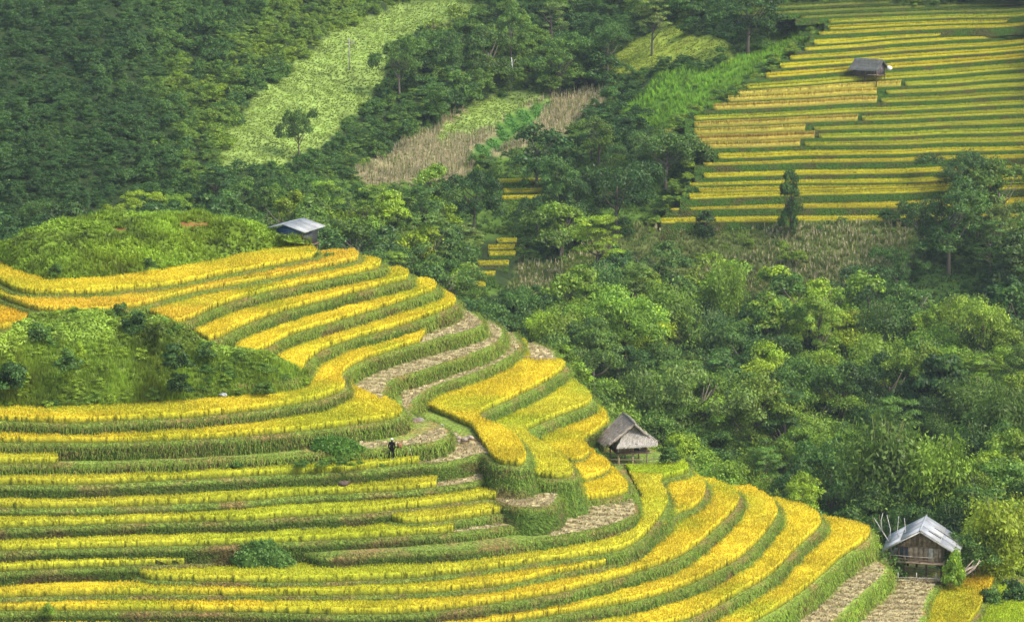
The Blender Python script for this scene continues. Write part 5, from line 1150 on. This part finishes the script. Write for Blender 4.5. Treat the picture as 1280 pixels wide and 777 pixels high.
b = MB(); b.slab([(-1.5, -1.25, 2.05), (.4, -1.25, 2.1), (.4, -1.65, 1.65), (-1.5, -1.65, 1.55)], .03, (.16, .50, .56)); part(b, 'tarp', M_TARP, h3, 'turquoise tarp awning')
b = MB(); b.tube([(1.15, -1.5, 1.2), (1.2, -1.5, 1.6), (1.3, -1.5, 2.2)], [.26, .22, .1], 8, (.6, .6, .58)); part(b, 'sack', M_CLOTH, h3, 'white sack hung on the porch')
for sx, c in ((-1, (.24, .25, .25)), (1, (.29, .30, .295))):
    for k, (y0_, y1_) in enumerate(((-1.9, -.5), (-.48, .9), (.92, 2.3))):
        b = MB(); b.slab([(0, y0_, 3.25), (0, y1_, 3.25), (sx * 2.35, y1_, 2.62), (sx * 2.35, y0_, 2.62)], .06, np.array(c) * (1 - .12 * (k == 1))); part(b, 'roof_sheet', M_TIN, h3)
# --- dark little hut among the far terraces
Hf = at_z(1086., 99.5, float(np.interp(-99.5, -LN[:, 49], zr)) + .0); h4 = empty('field_hut', Hf, R(58)); tag(h4, 'small dark hut standing alone among the far rice terraces', 'hut')
for x in (-1.5, 1.5):
    for y in (-2.0, 0, 2.0): post(h4, x, y, -1.2, 2.0, .08, DWOOD)
b = MB(); b.box((-1.6, -2.2, .7), (1.6, 2.2, .85), DWOOD); part(b, 'floor', M_WOOD, h4)
slat_wall(h4, (-1.5, 2.0), (-1.5, -2.0), .86, 1.95, (.10, .09, .09), seed=41, w=.25); slat_wall(h4, (-1.5, -2.0), (1.5, -2.0), .86, 2.9, (.12, .10, .11), seed=42, w=.25, top=lambda s: 1.95 + .9 * (1 - abs(s - .5) * 2)); slat_wall(h4, (1.5, -2.0), (1.5, 2.0), .86, 1.95, (.1, .09, .09), seed=43, w=.25); slat_wall(h4, (1.5, 2.0), (-1.5, 2.0), .86, 1.95, (.1, .09, .09), seed=44, w=.25)
for sx in (-1, 1): thatch_slope(h4, [(0, -2.5, 3.25), (0, 2.5, 3.25), (sx * 2.1, 2.5, 1.85), (sx * 2.1, -2.5, 1.85)], 0, 50 + sx, t=.16, c=(.13, .135, .12))
b = MB(); b.slab([(-1.4, -2.3, 1.05), (-1.4, -2.2, 1.05), (-1.9, -.6, .98), (-1.95, -.8, .98)], .08, (.5, .38, .24)); part(b, 'plank', M_WOOD, h4)
b = MB(); b.tube([(1.3, -2.5, 1.9), (1.5, -2.9, 1.8), (1.6, -3.1, 1.6)], [.35, .42, .3], 8, (.7, .68, .6)); part(b, 'sack', M_CLOTH, h4, 'pale sack hung at the gable')

# ------------------------------------------------------------------ PERSON on the terrace
def skin(name, verts, edges, radii, col, parent, sub=2):
    me = bpy.data.meshes.new(name); me.from_pydata(verts, edges, []); a = me.color_attributes.new('Col', 'FLOAT_COLOR', 'POINT')
    for i in range(len(verts)): a.data[i].color = (*col, 1)
    o = bpy.data.objects.new(name, me); COL.objects.link(o); o.parent = parent; me.materials.append(M_CLOTH)
    o.modifiers.new('skin', 'SKIN')
    if me.skin_vertices:
        for i, r in enumerate(radii): me.skin_vertices[0].data[i].radius = (r, r) if np.isscalar(r) else r
        me.skin_vertices[0].data[0].use_root = True
    m = o.modifiers.new('sub', 'SUBSURF'); m.levels = m.render_levels = sub; return o
PP = at_z(490., 573.5, 17.08); per = empty('person', PP, R(170)); tag(per, 'person in dark jacket, grey trousers and white cap standing on the green bank', 'person')
SK = (.42, .27, .18)
skin('body', [(0, 0, .92), (0, 0, 1.1), (0, .01, 1.32), (0, .01, 1.43), (0, -.01, 1.56), (0, -.01, 1.62), (-.17, .01, 1.36), (-.24, .02, 1.1), (-.22, -.08, .86), (-.21, -.11, .79), (.17, .01, 1.36), (.25, .02, 1.1), (.24, -.07, .87), (.23, -.1, .8), (-.09, 0, .86), (-.11, -.02, .47), (-.12, .02, .08), (-.12, -.12, .04), (.09, 0, .86), (.13, .03, .47), (.14, .04, .08), (.14, -.1, .04)],
     [(0, 1), (1, 2), (2, 3), (3, 4), (4, 5), (2, 6), (6, 7), (7, 8), (8, 9), (2, 10), (10, 11), (11, 12), (12, 13), (0, 14), (14, 15), (15, 16), (16, 17), (0, 18), (18, 19), (19, 20), (20, 21)],
     [.13, .12, .14, .055, .095, .08, .06, .045, .035, .04, .06, .045, .035, .04, .085, .058, .04, .04, .085, .058, .04, .04], SK, per)
skin('jacket', [(0, 0, .9), (0, 0, 1.1), (0, .01, 1.32), (0, .01, 1.42), (-.18, .01, 1.36), (-.25, .02, 1.1), (-.23, -.07, .9), (.18, .01, 1.36), (.26, .02, 1.1), (.245, -.06, .9)], [(0, 1), (1, 2), (2, 3), (2, 4), (4, 5), (5, 6), (2, 7), (7, 8), (8, 9)], [.17, .16, .175, .08, .085, .065, .05, .085, .065, .05], (.022, .03, .065), per)
skin('trousers', [(0, 0, .92), (-.09, 0, .84), (-.11, -.02, .47), (-.12, .02, .12), (.09, 0, .84), (.13, .03, .47), (.14, .04, .12)], [(0, 1), (1, 2), (2, 3), (0, 4), (4, 5), (5, 6)], [.15, .11, .08, .06, .11, .08, .06], (.40, .43, .46), per)
b = MB(); b.tube([(0, -.01, 1.60), (0, -.01, 1.66), (0, -.01, 1.71), (0, -.01, 1.735)], [.115, .118, .085, .03], 12, (.75, .75, .72)); b.tube([(0, -.10, 1.61), (0, -.17, 1.60)], [.08, .06], 8, (.75, .75, .72)); part(b, 'cap', M_CLOTH, per)
b = MB(); b.tube([(-.12, .06, .02), (-.12, -.05, .05), (-.12, -.17, .03)], [.05, .055, .04], 8, (.6, .6, .58)); part(b, 'shoe', M_CLOTH, per); b = MB(); b.tube([(.14, .08, .02), (.14, -.03, .05), (.14, -.15, .03)], [.05, .055, .04], 8, (.6, .6, .58)); part(b, 'shoe', M_CLOTH, per)
# basket, plank, rocks near the person
Q = at_z(499.5, 559.5, 17.85); b = MB(); b.tube([(0, 0, 0), (0, 0, .18), (0, 0, .36)], [.15, .2, .22], 10, (.26, .12, .06)); b.tube([(-.2, 0, .33), (-.15, 0, .55), (.15, 0, .55), (.2, 0, .33)], .02, 5, (.25, .12, .06)); simple('carrying_basket', b, M_WOOD, Q, 'reddish brown basket on the path edge beside the person', 'basket')
Q = at_z(515., 573., 16.9); b = MB(); b.tube([(.1, -.1, -.2), (-.25, .25, 1.0)], .06, 6, (.5, .42, .36)); simple('leaning_plank', b, M_WOOD, Q, 'pale stick leaning on the bank right of the person', 'stick')
def rock(px, py, z, s, label, seed, group=None, c=(.24, .22, .19)):
    r = np.random.default_rng(seed); bm_v = []; n = 12
    me = bpy.data.meshes.new('rock'); import bmesh; bm = bmesh.new(); bmesh.ops.create_icosphere(bm, subdivisions=3, radius=1); k = r.uniform(0, 50)
    for v in bm.verts: v.co *= 1 + .28 * float(vnoise(v.co.x * 2 + v.co.z * 1.3 + k, v.co.y * 2 + k, 1.0, seed)); v.co.z *= .6; v.co.x *= 1.25
    bm.to_mesh(me); bm.free(); a = me.color_attributes.new('Col', 'FLOAT_COLOR', 'POINT'); a.data.foreach_set('color', np.tile([*c, 1], len(me.vertices)).astype(np.float32)); me.materials.append(M_ROCK)
    o = bpy.data.objects.new('rock', me); COL.objects.link(o); o.location = at_z(float(px), float(py), z); o.scale = (s, s, s); o.rotation_euler = (0, 0, r.uniform(0, 6)); return tag(o, label, 'rock', group)
rock(518, 526, 17.9, .42, 'brown boulder at the lower tip of the harvested path strip', 1, c=(.20, .15, .11)); rock(525.5, 524.5, 17.9, .30, 'flat grey rock right of the brown boulder at the strip tip', 2); rock(542, 531, 17.6, .3, 'pale grey rock left of the stony patch', 3, c=(.38, .36, .33)); rock(550.5, 532, 17.6, .26, 'palest small rock at the top of the stony patch', 4, c=(.5, .48, .44))
for i, (x, y) in enumerate(((556, 537), (561, 541), (567, 543), (573, 547), (580, 549), (586, 547), (564, 547), (572, 551))): rock(x, y, 17.2 - i * .06, .22 + .05 * (i % 3), 'brown stone in the stony patch between the path strip and the big curved field', 20 + i, 'stones of the stony patch', c=(.30, .24, .18))
rock(1262, 738, .6, .35, 'pale stone at the bottom right, left one of the pair behind the green corner', 41, c=(.5, .5, .5)); rock(1247, 734, .6, .3, 'pale stone behind the orange rice plot at the bottom right', 42, c=(.45, .45, .45))
rock(279, 493, 22.0, .25, 'white stone showing through the weeds of the mound', 43, c=(.32, .32, .32)); rock(48, 648.5, 14.3, .2, 'tiny white scrap on the green bank at the left', 44, c=(.7, .7, .7)); rock(430, 604, 16.3, .35, 'dark hollow stone in the bank below the person', 45, c=(.10, .07, .05))
# little bamboo fence on the corner plot
A, B = at_z(653., 456.5, 16.55), at_z(694., 458., 16.55); fb = empty('bamboo_fence', A); tag(fb, 'little bamboo fence between the big curved field and the harvested corner plot', 'fence'); d = B - A
for k in range(9): p = d * (k / 8); post(fb, p[0], p[1], 0, .95, .035, (.30, .24, .17))
for zz in (.45, .82): rail(fb, (0, -.04, zz), (d[0], d[1] - .04, zz), .03, (.34, .27, .19))

# ------------------------------------------------------------------ thin valley haze
hz = bpy.data.meshes.new('haze'); x0, x1, y0, y1, z0, z1 = -1600, 1700, -350, 2700, -40, 140
hz.from_pydata([(x0, y0, z0), (x1, y0, z0), (x1, y1, z0), (x0, y1, z0), (x0, y0, z1), (x1, y0, z1), (x1, y1, z1), (x0, y1, z1)], [], [(0, 3, 2, 1), (4, 5, 6, 7), (0, 1, 5, 4), (1, 2, 6, 5), (2, 3, 7, 6), (3, 0, 4, 7)])
mh = bpy.data.materials.new('haze'); mh.use_nodes = True; t = mh.node_tree; t.nodes.clear(); o_ = t.nodes.new('ShaderNodeOutputMaterial'); v_ = t.nodes.new('ShaderNodeVolumePrincipled')
v_.inputs['Color'].default_value = (.80, .90, 1.0, 1); v_.inputs['Density'].default_value = .0001; v_.inputs['Anisotropy'].default_value = .2; t.links.new(v_.outputs[0], o_.inputs['Volume']); hz.materials.append(mh)
ho = bpy.data.objects.new('haze', hz); COL.objects.link(ho); ho['kind'] = 'stuff'
